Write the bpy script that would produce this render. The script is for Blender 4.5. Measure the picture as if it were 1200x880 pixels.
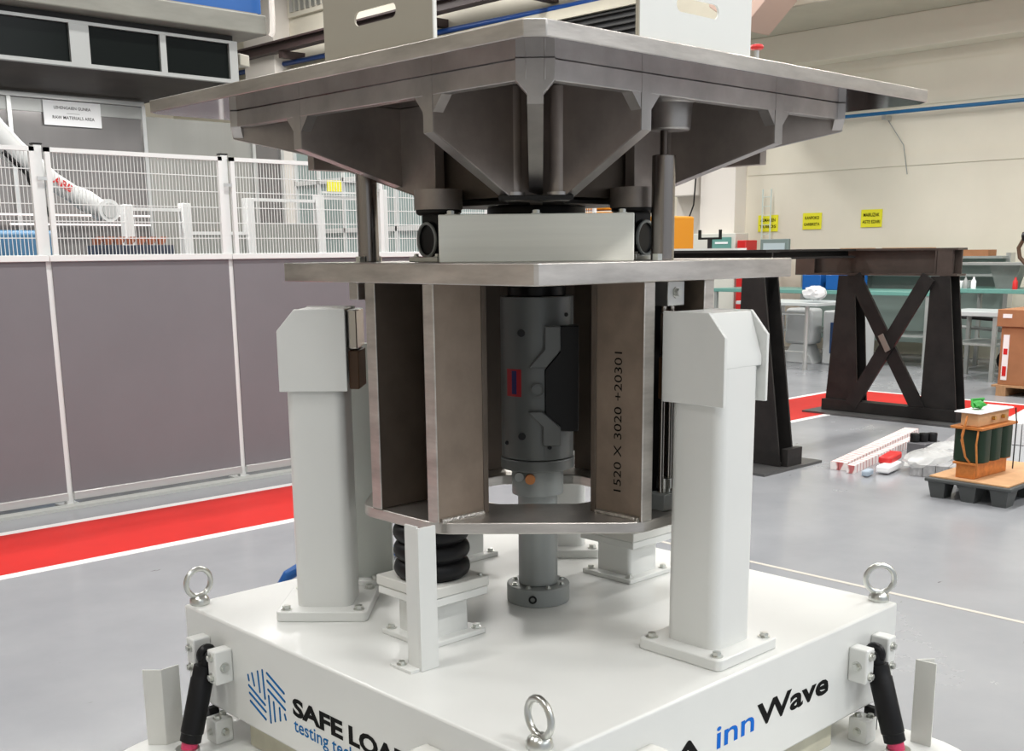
import bpy, bmesh, math, random
from mathutils import Vector, Matrix, Euler
random.seed(7)
PI = math.pi
sc = bpy.context.scene
for o in list(bpy.data.objects): bpy.data.objects.remove(o)
COL = sc.collection

# ------------------------------------------------------------------ camera
def cam_setup():
    yaw, pitch, roll = 0.8095, 0.2099, -0.0103
    f, cyp = 1316.755, 575.04
    cy, sy = math.cos(yaw), math.sin(yaw); cp, sp = math.cos(pitch), math.sin(pitch)
    fw = Vector((cy*cp, sy*cp, -sp)); r = Vector((sy, -cy, 0)); u = r.cross(fw)
    c, s = math.cos(roll), math.sin(roll)
    r2 = c*r + s*u; u2 = -s*r + c*u
    cd = bpy.data.cameras.new('camera'); co = bpy.data.objects.new('camera', cd); COL.objects.link(co)
    m = Matrix((r2, u2, -fw)).transposed().to_4x4(); m.translation = Vector((-2.3336, -2.3369, 1.5))
    co.matrix_world = m
    cd.sensor_fit = 'HORIZONTAL'; cd.sensor_width = 36; cd.lens = f/1200*36
    cd.shift_y = (cyp-440)/1200; cd.clip_end = 200
    sc.camera = co
cam_setup()

# ------------------------------------------------------------------ world, lights, exposure
w = bpy.data.worlds.new('world'); sc.world = w; w.use_nodes = True
bg = w.node_tree.nodes['Background']; bg.inputs[0].default_value = (.90, .95, 1.0, 1); bg.inputs[1].default_value = .56
def area(loc, sx, sy, power, rot=(0, 0, 0), col=(1, .98, .95)):
    ld = bpy.data.lights.new('hall_area_light', 'AREA'); ld.shape = 'RECTANGLE'; ld.size = sx; ld.size_y = sy
    ld.energy = power; ld.color = col
    lo = bpy.data.objects.new('hall_area_light', ld); COL.objects.link(lo); lo.location = loc; lo.rotation_euler = rot
for x, pw in ((-4.0, 190), (1.0, 270), (6.5, 190), (9.4, 250)):
    for y in (-5.5, .5, 6.5): area((x, y, 7.5), 2.6, .5, pw)
for y in (12, 18): area((10, y, 7.5), 2.6, .5, 290)
# lamp added under the overhead cabin's soffit to brighten the partition and its sign
area((.9, 5.75, 2.69), 2.2, .12, 34)
# added area light, standing for cool daylight from out of view on the right-hand side
area((2.5, -7.5, 5.0), 7, 3, 95, (math.radians(58), 0, 0), (.93, .97, 1))
sc.view_settings.view_transform = 'Standard'; sc.view_settings.look = 'None'
sc.view_settings.gamma = 1; sc.view_settings.exposure = 0.08; sc.view_settings.use_curve_mapping = False

# ------------------------------------------------------------------ materials
MATS = {}
def mat(name, col, rough=.5, metal=0, noise=0, nscale=5, bump=0, bscale=60, stretch=None, emit=None, alpha=None,
        trans=0, coat=0, col2=None, rnoise=0, spec=None):
    if name in MATS: return MATS[name]
    m = bpy.data.materials.new(name); m.use_nodes = True; nt = m.node_tree; b = nt.nodes['Principled BSDF']
    b.inputs['Base Color'].default_value = (*col, 1); b.inputs['Roughness'].default_value = rough
    b.inputs['Metallic'].default_value = metal
    if spec is not None: b.inputs['Specular IOR Level'].default_value = spec
    if trans: b.inputs['Transmission Weight'].default_value = trans
    if coat: b.inputs['Coat Weight'].default_value = coat; b.inputs['Coat Roughness'].default_value = .08
    if alpha is not None: b.inputs['Alpha'].default_value = alpha
    if emit: b.inputs['Emission Color'].default_value = (*emit[:3], 1); b.inputs['Emission Strength'].default_value = emit[3]
    if noise or bump or rnoise:
        tc = nt.nodes.new('ShaderNodeTexCoord'); mp = nt.nodes.new('ShaderNodeMapping')
        nt.links.new(tc.outputs['Object'], mp.inputs[0])
        if stretch: mp.inputs['Scale'].default_value = stretch
    if noise:
        n = nt.nodes.new('ShaderNodeTexNoise'); n.inputs['Scale'].default_value = nscale; n.inputs['Detail'].default_value = 6
        n.inputs['Roughness'].default_value = .6
        nt.links.new(mp.outputs[0], n.inputs['Vector'])
        cr = nt.nodes.new('ShaderNodeValToRGB'); cr.color_ramp.elements[0].position = .3; cr.color_ramp.elements[1].position = .7
        c2 = col2 or tuple(min(1, c*(1+noise)) for c in col)
        c1 = tuple(c*(1-noise) for c in col) if not col2 else col
        cr.color_ramp.elements[0].color = (*c1, 1); cr.color_ramp.elements[1].color = (*c2, 1)
        nt.links.new(n.outputs['Fac'], cr.inputs[0]); nt.links.new(cr.outputs[0], b.inputs['Base Color'])
    if rnoise:
        n = nt.nodes.new('ShaderNodeTexNoise'); n.inputs['Scale'].default_value = nscale*.6; n.inputs['Detail'].default_value = 4
        nt.links.new(mp.outputs[0], n.inputs['Vector'])
        mr = nt.nodes.new('ShaderNodeMapRange'); mr.inputs[1].default_value = .3; mr.inputs[2].default_value = .7
        mr.inputs[3].default_value = max(0, rough-rnoise); mr.inputs[4].default_value = rough+rnoise
        nt.links.new(n.outputs['Fac'], mr.inputs[0]); nt.links.new(mr.outputs[0], b.inputs['Roughness'])
    if bump:
        n = nt.nodes.new('ShaderNodeTexNoise'); n.inputs['Scale'].default_value = bscale; n.inputs['Detail'].default_value = 3
        nt.links.new(mp.outputs[0], n.inputs['Vector'])
        bp = nt.nodes.new('ShaderNodeBump'); bp.inputs['Strength'].default_value = bump; bp.inputs['Distance'].default_value = .01
        nt.links.new(n.outputs['Fac'], bp.inputs['Height']); nt.links.new(bp.outputs[0], b.inputs['Normal'])
    MATS[name] = m; return m
WHITE = mat('white_paint', (.71, .72, .70), .32, coat=.08, noise=.02, nscale=3)
WHITE2 = mat('white_paint_matt', (.66, .66, .625), .42, noise=.02, nscale=4)
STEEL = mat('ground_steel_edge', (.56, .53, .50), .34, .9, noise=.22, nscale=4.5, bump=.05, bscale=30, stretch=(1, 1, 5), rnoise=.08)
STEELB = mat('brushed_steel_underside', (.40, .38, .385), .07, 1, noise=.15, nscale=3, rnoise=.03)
RIM = mat('machined_steel_rim', (.47, .445, .43), .36, .88, noise=.24, nscale=5, rnoise=.08)
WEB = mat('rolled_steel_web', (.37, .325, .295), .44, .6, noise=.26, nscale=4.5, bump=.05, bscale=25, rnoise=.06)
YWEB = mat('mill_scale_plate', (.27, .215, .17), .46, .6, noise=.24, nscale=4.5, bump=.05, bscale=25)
DARKWEB = mat('rolled_steel_shaded', (.13, .105, .085), .50, .5, noise=.26, nscale=3.5, bump=.05, bscale=25)  # darker copy of the web steel: shade of the recesses put into the colour
WELD = mat('weld_bead', (.55, .53, .50), .35, 1, bump=.5, bscale=120)
ZINC = mat('zinc_plated', (.62, .63, .60), .28, 1, noise=.06, nscale=30)
POLISH = mat('polished_rod', (.55, .52, .49), .14, 1)
GREY = mat('grey_paint', (.16, .17, .168), .42, .2, noise=.05, nscale=6)
GREYL = mat('light_grey_paint', (.30, .32, .315), .4, .2)
BLACK = mat('black_plastic', (.008, .008, .009), .35, spec=.25)
RUBBER = mat('black_rubber', (.006, .006, .007), .45, spec=.25)
BLKSTEEL = mat('black_mill_steel', (.009, .0085, .0085), .5, 0, spec=.3, noise=.35, nscale=6, col2=(.020, .018, .017), bump=.05)
BRNSTEEL = mat('brown_mill_steel', (.075, .058, .050), .5, .4, noise=.2, nscale=6)
BLUE = mat('blue_plastic', (.008, .10, .36), .35)
BLUEPIPE = mat('blue_pipe_paint', (.008, .13, .32), .35)
INK = mat('black_print', (.004, .004, .004), .6, spec=.1)
BLUEINK = mat('blue_print', (.004, .13, .36), .6, spec=.1)
BLUEINK2 = mat('bright_blue_print', (.008, .14, .58), .6, spec=.1)
FENCE = mat('white_fence_paint', (.72, .73, .72), .4)
PANEL = mat('grey_violet_panel', (.172, .160, .172), .38, noise=.05, nscale=1.5)
PART = mat('grey_partition_sheet', (.21, .20, .195), .22, .35, noise=.06, nscale=1.2, stretch=(4, 1, .3), rnoise=.05)
PARTL = mat('pale_partition_sheet', (.36, .36, .335), .25, .2, noise=.05, nscale=1.2, stretch=(4, 1, .3))
ALU = mat('aluminium_profile', (.60, .61, .60), .35, .8)
GLASSD = mat('dark_glass', (.006, .008, .007), .15, spec=.15)
SOFFIT = mat('glossy_soffit', (.035, .028, .024), .5, 0, spec=.08, noise=.4, nscale=2)
CONC = mat('weathered_fascia', (.24, .24, .21), .55, noise=.12, nscale=3, stretch=(1, 1, 4))
WALL = mat('cream_wall', (.80, .755, .64), .7, noise=.03, nscale=1.2, bump=.05, bscale=20)
WALLD = mat('darker_cream_beam', (.52, .49, .40), .7, noise=.06, nscale=2)
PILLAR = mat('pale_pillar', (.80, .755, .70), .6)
RED = mat('red_floor_paint', (.50, .022, .018), .45, spec=.15, noise=.08, nscale=2)
LINE = mat('white_floor_line', (.80, .80, .79), .35)
YEL = mat('yellow_paper', (.86, .82, .03), .6)
PAPER = mat('white_paper', (.90, .91, .92), .6)
ORANGE = mat('yellow_machine_paint', (.62, .25, .008), .5)
CARD = mat('cardboard', (.36, .165, .075), .75, noise=.08, nscale=8)
CARDL = mat('light_cardboard', (.52, .30, .15), .75, noise=.1, nscale=10)
WOOD = mat('pallet_wood', (.42, .24, .12), .7, noise=.2, nscale=8, stretch=(1, 8, 1))
PLINTH = mat('pale_timber', (.55, .53, .42), .6, noise=.15, nscale=5)
COPPER = mat('copper_winding', (.55, .20, .05), .42, .5, noise=.2, nscale=30)
COIL = mat('dark_green_varnish', (.010, .026, .013), .4, spec=.3)
TEAL = mat('teal_enamel', (.14, .33, .29), .4)
BENCHG = mat('bench_grey', (.34, .36, .35), .45, .2, noise=.1, nscale=6)
FILM = mat('clear_film', (.80, .81, .80), .22, alpha=.45, bump=.6, bscale=25)
FILMW = mat('white_film', (.75, .76, .77), .22, bump=.3, bscale=18)
REDP = mat('red_plastic', (.62, .02, .02), .4)
PINK = mat('magenta_sleeve', (.60, .04, .12), .4)
AMBER = mat('amber_cap', (.60, .22, .06), .4)
GREEN = mat('green_strap', (.02, .28, .03), .5)
BEIGE = mat('beige_sheet', (.36, .335, .275), .5, .1)
BWHITE = mat('white_sheet', (.75, .76, .73), .5)
PINKISH = mat('dusty_pink_housing', (.50, .36, .30), .6)
DKRED = mat('dark_red_paint', (.13, .02, .02), .5)
DKBRN = mat('dark_brown_paint', (.055, .035, .035), .5)
ROBOT = mat('white_robot_paint', (.70, .71, .70), .35)

def floor_material():
    m = bpy.data.materials.new('grey_epoxy_floor'); m.use_nodes = True; nt = m.node_tree; b = nt.nodes['Principled BSDF']
    tc = nt.nodes.new('ShaderNodeTexCoord')
    n = nt.nodes.new('ShaderNodeTexNoise'); n.inputs['Scale'].default_value = .9; n.inputs['Detail'].default_value = 8; n.inputs['Roughness'].default_value = .62
    cr = nt.nodes.new('ShaderNodeValToRGB'); cr.color_ramp.elements[0].position = .3; cr.color_ramp.elements[1].position = .72
    cr.color_ramp.elements[0].color = (.265, .275, .295, 1); cr.color_ramp.elements[1].color = (.325, .335, .35, 1)
    # small dark scuffs
    v = nt.nodes.new('ShaderNodeTexNoise'); v.inputs['Scale'].default_value = 7; v.inputs['Detail'].default_value = 3
    mp = nt.nodes.new('ShaderNodeMapping'); mp.inputs['Scale'].default_value = (1, 3.2, 1); mp.inputs['Rotation'].default_value = (0, 0, .5)
    cr2 = nt.nodes.new('ShaderNodeValToRGB'); cr2.color_ramp.elements[0].position = .735; cr2.color_ramp.elements[1].position = .76
    cr2.color_ramp.elements[0].color = (1, 1, 1, 1); cr2.color_ramp.elements[1].color = (.45, .43, .42, 1)
    mx = nt.nodes.new('ShaderNodeMixRGB'); mx.blend_type = 'MULTIPLY'; mx.inputs[0].default_value = 1
    nt.links.new(tc.outputs['Object'], n.inputs['Vector']); nt.links.new(n.outputs['Fac'], cr.inputs[0])
    nt.links.new(tc.outputs['Object'], mp.inputs[0]); nt.links.new(mp.outputs[0], v.inputs['Vector']); nt.links.new(v.outputs['Fac'], cr2.inputs[0])
    nt.links.new(cr.outputs[0], mx.inputs[1]); nt.links.new(cr2.outputs[0], mx.inputs[2]); nt.links.new(mx.outputs[0], b.inputs['Base Color'])
    mr = nt.nodes.new('ShaderNodeMapRange'); mr.inputs[1].default_value = .3; mr.inputs[2].default_value = .7; mr.inputs[3].default_value = .16; mr.inputs[4].default_value = .30
    nt.links.new(n.outputs['Fac'], mr.inputs[0]); nt.links.new(mr.outputs[0], b.inputs['Roughness'])
    b.inputs['Specular IOR Level'].default_value = .6
    return m
FLOOR = floor_material()

# ------------------------------------------------------------------ geometry helpers
class G:
    def __init__(s): s.bm = bmesh.new()
    def _face(s, vs):
        try: s.bm.faces.new(vs)
        except ValueError: pass
    def box(s, x0, x1, y0, y1, z0, z1, M=None):
        P = [(x0, y0, z0), (x1, y0, z0), (x1, y1, z0), (x0, y1, z0), (x0, y0, z1), (x1, y0, z1), (x1, y1, z1), (x0, y1, z1)]
        v = [s.bm.verts.new(M @ Vector(p) if M else p) for p in P]
        for f in ((0, 3, 2, 1), (4, 5, 6, 7), (0, 1, 5, 4), (1, 2, 6, 5), (2, 3, 7, 6), (3, 0, 4, 7)): s._face([v[i] for i in f])
        return s
    def cbox(s, c, d, rz=0):
        M = Matrix.Translation(c) @ Matrix.Rotation(rz, 4, 'Z')
        return s.box(-d[0]/2, d[0]/2, -d[1]/2, d[1]/2, -d[2]/2, d[2]/2, M)
    def beam(s, a, b, wd, ht, up=(0, 0, 1)):
        a = Vector(a); b = Vector(b); d = b-a; L = d.length; z = d.normalized(); x = z.cross(Vector(up))
        if x.length < 1e-4: x = z.cross(Vector((1, 0, 0)))
        x.normalize(); y = z.cross(x)
        M = Matrix((x, y, z)).transposed().to_4x4(); M.translation = a
        return s.box(-wd/2, wd/2, -ht/2, ht/2, 0, L, M)
    def cyl(s, a, b, r, n=20, r2=None, cap=True):
        a = Vector(a); b = Vector(b); z = (b-a).normalized(); x = z.orthogonal().normalized(); y = z.cross(x)
        r2 = r if r2 is None else r2
        A = [s.bm.verts.new(a+(x*math.cos(t)+y*math.sin(t))*r) for t in [2*PI*i/n for i in range(n)]]
        B = [s.bm.verts.new(b+(x*math.cos(t)+y*math.sin(t))*r2) for t in [2*PI*i/n for i in range(n)]]
        for i in range(n): s._face([A[i], A[(i+1) % n], B[(i+1) % n], B[i]])
        if cap: s._face(A[::-1]); s._face(B)
        return s
    def prism(s, pts, z0, z1, M=None):
        A = [s.bm.verts.new((M @ Vector((p[0], p[1], z0))) if M else (p[0], p[1], z0)) for p in pts]
        B = [s.bm.verts.new((M @ Vector((p[0], p[1], z1))) if M else (p[0], p[1], z1)) for p in pts]
        n = len(pts); s._face(A[::-1]); s._face(B)
        for i in range(n): s._face([A[i], A[(i+1) % n], B[(i+1) % n], B[i]])
        return s
    def ring(s, outer, inner, z0, z1, M=None):
        n = len(outer); f = lambda p, z: s.bm.verts.new((M @ Vector((p[0], p[1], z))) if M else (p[0], p[1], z))
        O0 = [f(p, z0) for p in outer]; O1 = [f(p, z1) for p in outer]; I0 = [f(p, z0) for p in inner]; I1 = [f(p, z1) for p in inner]
        for i in range(n):
            j = (i+1) % n
            s._face([O0[i], O0[j], O1[j], O1[i]]); s._face([I0[j], I0[i], I1[i], I1[j]])
            s._face([O1[i], O1[j], I1[j], I1[i]]); s._face([O0[j], O0[i], I0[i], I0[j]])
        return s
    def tube(s, pts, r, n=10, closed=False):
        pts = [Vector(p) for p in pts]; rings = []; N = len(pts); up = None
        for i, p in enumerate(pts):
            a = pts[(i-1) % N] if closed else pts[max(i-1, 0)]; b = pts[(i+1) % N] if closed else pts[min(i+1, N-1)]
            t = (b-a).normalized()
            if up is None: up = t.orthogonal().normalized()
            up = (up - t*up.dot(t)).normalized(); y = t.cross(up)
            rr = r[i] if isinstance(r, (list, tuple)) else r
            rings.append([s.bm.verts.new(p+(up*math.cos(q)+y*math.sin(q))*rr) for q in [2*PI*k/n for k in range(n)]])
        for i in range(N if closed else N-1):
            A = rings[i]; B = rings[(i+1) % N]
            for k in range(n): s._face([A[k], A[(k+1) % n], B[(k+1) % n], B[k]])
        if not closed: s._face(rings[0][::-1]); s._face(rings[-1])
        return s
    def torus(s, c, nrm, R, r, n=28, m=12):
        z = Vector(nrm).normalized(); x = z.orthogonal().normalized(); y = z.cross(x); c = Vector(c)
        return s.tube([c+(x*math.cos(t)+y*math.sin(t))*R for t in [2*PI*i/n for i in range(n)]], r, m, True)
    def lathe(s, prof, c, n=32, axis=(0, 0, 1)):
        z = Vector(axis).normalized(); x = z.orthogonal().normalized(); y = z.cross(x); c = Vector(c); rings = []
        for (r, h) in prof:
            rings.append([s.bm.verts.new(c+z*h+(x*math.cos(t)+y*math.sin(t))*max(r, 1e-4)) for t in [2*PI*k/n for k in range(n)]])
        for A, B in zip(rings, rings[1:]):
            for k in range(n): s._face([A[k], A[(k+1) % n], B[(k+1) % n], B[k]])
        s._face(rings[0][::-1]); s._face(rings[-1]); return s
    def ball(s, c, r, sx=1, sy=1, sz=1, sub=2, jit=0):
        res = bmesh.ops.create_icosphere(s.bm, subdivisions=sub, radius=r)
        for v in res['verts']:
            j = 1+random.uniform(-jit, jit)
            v.co = Vector((v.co.x*sx*j, v.co.y*sy*j, v.co.z*sz*j))+Vector(c)
        return s

def root_of(p):
    while p.parent: p = p.parent
    return p
def obj(name, g, m, parent=None, bevel=0, world=True, loc=None, angle=32):
    """one mesh object. g is built in world coordinates (world=True) or in the thing's own (world=False)"""
    if parent is not None and world:
        g.bm.transform(Matrix.Translation(-root_of(parent).location))
    if parent is None and loc is not None: g.bm.transform(Matrix.Translation(-Vector(loc)))
    bmesh.ops.recalc_face_normals(g.bm, faces=g.bm.faces)
    for f in g.bm.faces: f.smooth = True
    for e in g.bm.edges:
        if len(e.link_faces) != 2 or e.calc_face_angle(0) > math.radians(angle): e.smooth = False
    me = bpy.data.meshes.new(name); g.bm.to_mesh(me); g.bm.free(); me.materials.append(m)
    o = bpy.data.objects.new(name, me); COL.objects.link(o)
    if parent: o.parent = parent
    elif loc is not None: o.location = loc
    if bevel:
        b = o.modifiers.new('bevel', 'BEVEL'); b.width = bevel; b.segments = 2; b.limit_method = 'ANGLE'; b.angle_limit = math.radians(40)
    return o
def tag(o, label, cat, group=None, kind=None):
    if label: o['label'] = label
    if cat: o['category'] = cat
    if group: o['group'] = group
    if kind: o['kind'] = kind
    return o
def thing(name, label, cat, loc=(0, 0, 0), rz=0, group=None):
    o = bpy.data.objects.new(name, None); COL.objects.link(o); o.location = loc; o.rotation_euler = (0, 0, rz); o.empty_display_size = .1
    return tag(o, label, cat, group)
def struct(name, g, m, parent=None, bevel=0, loc=None):
    o = obj(name, g, m, parent, bevel, loc=loc)
    if parent is None: o['kind'] = 'structure'
    return o
def dup(root, loc, rz=None, label=None, group=None):
    r = root.copy(); COL.objects.link(r); r.location = loc
    if rz is not None: r.rotation_euler = (0, 0, rz)
    if label: r['label'] = label
    if group: r['group'] = group
    for ch in root.children:
        c = ch.copy(); COL.objects.link(c); c.parent = r
        for gg in ch.children:
            d = gg.copy(); COL.objects.link(d); d.parent = c
    return r

_bolt = None
def bolt(parent, p, nrm=(0, 0, 1), s=1.0, world=True, m=None):
    """hex head bolt with washer, shared mesh"""
    global _bolt
    if _bolt is None:
        g = G(); g.cyl((0, 0, -.001), (0, 0, .003), .0165, 20)
        g.cyl((0, 0, .003), (0, 0, .0125), .0118, 6); g.cyl((0, 0, .0125), (0, 0, .0135), .0085, 12)
        for f in g.bm.faces: f.smooth = False
        _bolt = bpy.data.meshes.new('bolt'); g.bm.to_mesh(_bolt); g.bm.free(); _bolt.materials.append(ZINC)
    o = bpy.data.objects.new('bolt', _bolt); COL.objects.link(o); o.parent = parent
    q = Vector((0, 0, 1)).rotation_difference(Vector(nrm).normalized())
    off = root_of(parent).location if world else Vector((0, 0, 0))
    o.location = Vector(p)-off; o.rotation_mode = 'QUATERNION'; o.rotation_quaternion = q; o.scale = (s, s, s)
    return o

def text(name, body, m, parent, origin, ux, uy, width=None, height=None, bold=.0, xscale=None, extrude=.0006, world=True, space=1.0):
    """lettering on a real surface: ux, uy are the reading and up directions"""
    cu = bpy.data.curves.new(name, 'FONT'); cu.body = body; cu.size = 1; cu.offset = bold; cu.space_character = space
    cu.resolution_u = 3
    to = bpy.data.objects.new(name, cu); COL.objects.link(to)
    bpy.context.view_layer.update()
    me = bpy.data.meshes.new_from_object(to.evaluated_get(bpy.context.evaluated_depsgraph_get()))
    bpy.data.objects.remove(to)
    xs = [v.co.x for v in me.vertices]; ys = [v.co.y for v in me.vertices]
    sx = width/(max(xs)-min(xs)) if width else xscale
    sy = height/(max(ys)-min(ys)) if height else sx
    if sx is None: sx = sy
    ux = Vector(ux).normalized(); uy = Vector(uy).normalized(); n = ux.cross(uy)
    off = Vector(origin)-(root_of(parent).location if (parent and world) else Vector((0, 0, 0)))
    x0 = min(xs); y0 = min(ys)
    for v in me.vertices: v.co = off+ux*(v.co.x-x0)*sx+uy*(v.co.y-y0)*sy+n*extrude
    me.materials.clear(); me.materials.append(m)
    o = bpy.data.objects.new(name, me); COL.objects.link(o); o.parent = parent
    return o
def circle(cx, cy, r, n=32, a0=0): return [(cx+r*math.cos(a0+2*PI*i/n), cy+r*math.sin(a0+2*PI*i/n)) for i in range(n)]
def rrect(cx, cy, hx, hy, r, n=6):
    P = []
    for qx, qy, a in ((1, 1, 0), (-1, 1, 90), (-1, -1, 180), (1, -1, 270)):
        for i in range(n+1):
            t = math.radians(a+90*i/n); P.append((cx+qx*(hx-r)+r*math.cos(t), cy+qy*(hy-r)+r*math.sin(t)))
    return P
# maps a 2D profile (u, v) to a vertical plane: u along direction d, v up, extruded along the horizontal normal
def vplane(o, d):
    d = Vector(d).normalized(); n = d.cross(Vector((0, 0, 1)))
    M = Matrix((d, Vector((0, 0, 1)), n)).transposed().to_4x4(); M.translation = Vector(o); return M

# ================================================================== SETTING
struct('floor', G().box(-8, 13.2, -9, 27, -.1, 0), FLOOR)
# painted walkway: red band with white edging, along the fence then turning along the back wall
P = lambda z0, z1, pts: G().prism(pts, z0, z1)
struct('trim_1', P(0, .0015, [(-8, 3.12), (7.75, 3.12), (7.75, -9), (8.65, -9), (8.65, 3.93), (-8, 3.93)]), RED)
struct('trim_2', P(0, .002, [(-8, 3.93), (8.65, 3.93), (8.65, -9), (8.72, -9), (8.72, 4.0), (-8, 4.0)]), LINE)
struct('trim_3', P(0, .002, [(-8, 3.05), (7.68, 3.05), (7.68, -9), (7.75, -9), (7.75, 3.12), (-8, 3.12)]), LINE)
# expansion joint in the floor behind the machine
struct('trim_4', G().box(2.165, 2.190, -9, 3.05, 0, .0015), mat('joint_sealant', (.48, .45, .40), .6))
struct('ceiling', G().box(-8, 13.2, -9, 27, 9, 9.2), mat('ceiling_grey', (.55, .55, .52), .8))
struct('wall_front', G().box(-8.2, -8, -9, 27, 0, 9), mat('front_wall', (.38, .36, .31), .8))
struct('wall_back', G().box(13, 13.2, -9, 27, 0, 9), WALL)
struct('wall_left', G().box(-8, 13, 26.8, 27, 0, 9), WALL)
# horizontal concrete members of the back wall
struct('trim_5', G().box(12.6, 13, -9, 9.0, 4.12, 4.56), WALL, bevel=.01)
struct('trim_6', G().box(11.1, 13, -9, 9.0, 4.56, 5.2), WALLD, bevel=.02)  # slab's weaker light put into a darker colour than the wall
struct('trim_7', G().box(12.985, 13, -9, 8.3, 3.42, 3.95), WALL)
struct('trim_8', G().box(12.985, 13, -9, 8.3, 2.62, 2.78), WALL)
struct('trim_9', G().box(12.75, 13, 9.6, 26.8, 5.45, 5.62), WALLD)
# pillars
struct('trim_10', G().box(12.7, 13, 8.33, 9.0, 0, 4.5), PILLAR, bevel=.01)
struct('trim_11', G().box(12.55, 13, 21.0, 22.3, 0, 9), PILLAR, bevel=.01)
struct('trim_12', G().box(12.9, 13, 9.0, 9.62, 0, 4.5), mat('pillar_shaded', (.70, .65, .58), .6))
# far window wall behind the mesh fence
wf = G()
for i in range(8): y = 14.3+i*.95; wf.box(12.9, 13, y-.04, y+.04, .9, 4.3)
for z in (.9, 2.0, 3.1, 4.3): wf.box(12.9, 13, 14.3, 20.95, z-.05, z+.05)
win = struct('window_1', wf, FENCE)
obj('pane', G().box(12.96, 12.975, 14.3, 20.95, .9, 4.3), mat('window_pane', (.34, .43, .42), .15), win)
lv = G().box(12.9, 13, 18.6, 20.9, 6.75, 8.2)
lv = struct('window_2', lv, WALL)
for i in range(10):
    obj('slat', G().box(12.86, 12.9, 18.7+i*.215, 18.83+i*.215, 6.85, 8.1), ALU, lv)
struct('trim_13', G().box(12.85, 13, 10.3, 12.9, 4.95, 5.46), mat('dark_recess', (.02, .02, .022), .6))
bm_ = G(); 
for i in range(5): bm_.box(12.80, 12.85, 10.3, 12.9, 4.99+i*.1, 5.02+i*.1)
tag(obj('louvre_grille', bm_, mat('dark_slats', (.03, .03, .03), .6), loc=(12.82, 11.6, 4.95)), 'dark louvred grille high on the cream wall behind the white upright plate', 'grille')

# ================================================================== MACHINE
s = .7744; ZB = .442
# --- base platform under the bench
def hull_lobes(cs, r, n=8):
    P = []
    for (cx, cy, a) in cs:
        for i in range(n+1):
            t = math.radians(a+90*i/n); P.append((cx+r*math.cos(t), cy+r*math.sin(t)))
    return P
bp = thing('floor_platform', 'low white rounded steel platform lying on the floor under the white bench', 'platform', (0, 0, 0))
obj('platform_plate', G().prism(hull_lobes([(.5, .5, 0), (-.9, .5, 90), (-.9, -.9, 180), (.5, -.9, 270)], .27), .0, .05), WHITE, bp, .006)
# small foot clevises on the platform beside the box
def foot(cx, cy, rz, lab):
    t = thing('foot_clevis', lab, 'bracket', (cx, cy, .05), rz, 'foot clevises by the bench corners')
    obj('clevis_block', G().box(-.03, .03, -.03, .03, 0, .075), WHITE, t, .004, world=False)
    obj('black_pin', G().box(-.015, .02, .03, .055, .02, .095), BLACK, t, .003, world=False)
    bolt(t, (-.012, -.01, .075), s=.8, world=False); bolt(t, (.018, .012, .075), s=.8, world=False)
    bolt(t, (-.03, 0, .035), (-1, 0, 0), .8, world=False); bolt(t, (0, -.03, .035), (0, -1, 0), .8, world=False)
foot(-.775, .600, 0, 'small white bolted clevis below the left strut bracket')
foot(.600, -.775, -PI/2, 'small white bolted clevis below the right strut bracket')
# --- bench box
bn = thing('test_bench', 'large white square steel bench box carrying the test rig and the lettering', 'bench', (0, 0, .05))
obj('plinth', G().prism([(-.73, -.73), (.50, -.73), (.73, -.50), (.73, .73), (-.50, .73), (-.73, .50)], .05, .15), PLINTH, bn, .004)
obj('body', G().box(-s, s, -s, s, .15, ZB), WHITE, bn, .007)
# lettering on the left face (reads towards the front corner)
X = -s
text('lettering', 'SAFE', INK, bn, (X, .182, .257), (0, -1, 0), (0, 0, 1), .236, .054, bold=.045)
text('lettering', 'LOAD', INK, bn, (X, -.080, .257), (0, -1, 0), (0, 0, 1), .262, .054, bold=.045)
text('subtitle', 'testing technology', BLUEINK, bn, (X, .180, .199), (0, -1, 0), (0, 0, 1), .455, .052, bold=.012)
lg = G()
L = [((.412, .311), (.409, .296)), ((.390, .322), (.380, .288)), ((.358, .336), (.351, .276)), ((.332, .347), (.325, .264)),
     ((.308, .345), (.223, .309)), ((.308, .322), (.221, .285)), ((.306, .296), (.221, .261)),
     ((.411, .280), (.327, .244)), ((.409, .257), (.325, .224)), ((.407, .233), (.327, .200)),
     ((.305, .277), (.300, .199)), ((.280, .266), (.277, .210)), ((.250, .257), (.249, .221)), ((.225, .245), (.220, .232))]
for (a, b) in L: lg.beam((X-.0004, a[0], a[1]), (X-.0004, b[0], b[1]), 0.0074, .0012, up=(1, 0, 0))
for (a, b) in L:
    for q in (a, b): lg.cyl((X-.001, q[0], q[1]), (X+.0002, q[0], q[1]), .0037, 10)
obj('emblem', lg, BLUEINK, bn)
Y = -s
text('lettering', 'inn', BLUEINK2, bn, (-.140, Y, .261), (1, 0, 0), (0, 0, 1), .165, .060, bold=.012)
text('lettering', 'Wave', INK, bn, (.036, Y, .262), (1, 0, 0), (0, 0, 1), .355, .066, bold=.03)
dm = G(); Mx = vplane((-.262, Y-.0006, .255), (1, 0, 0)) @ Matrix.Rotation(math.radians(38), 4, 'Z')
dm.prism(rrect(0, 0, .052, .052, .012), -.0004, .0006, Mx); obj('emblem', dm, INK, bn)
dm = G(); dm.prism(rrect(0, .026, .03, .008, .003), .0007, .0012, Mx); dm.prism(rrect(0, 0, .008, .03, .003), .0007, .0012, Mx)
obj('emblem_mark', dm, PAPER, bn)
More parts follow.
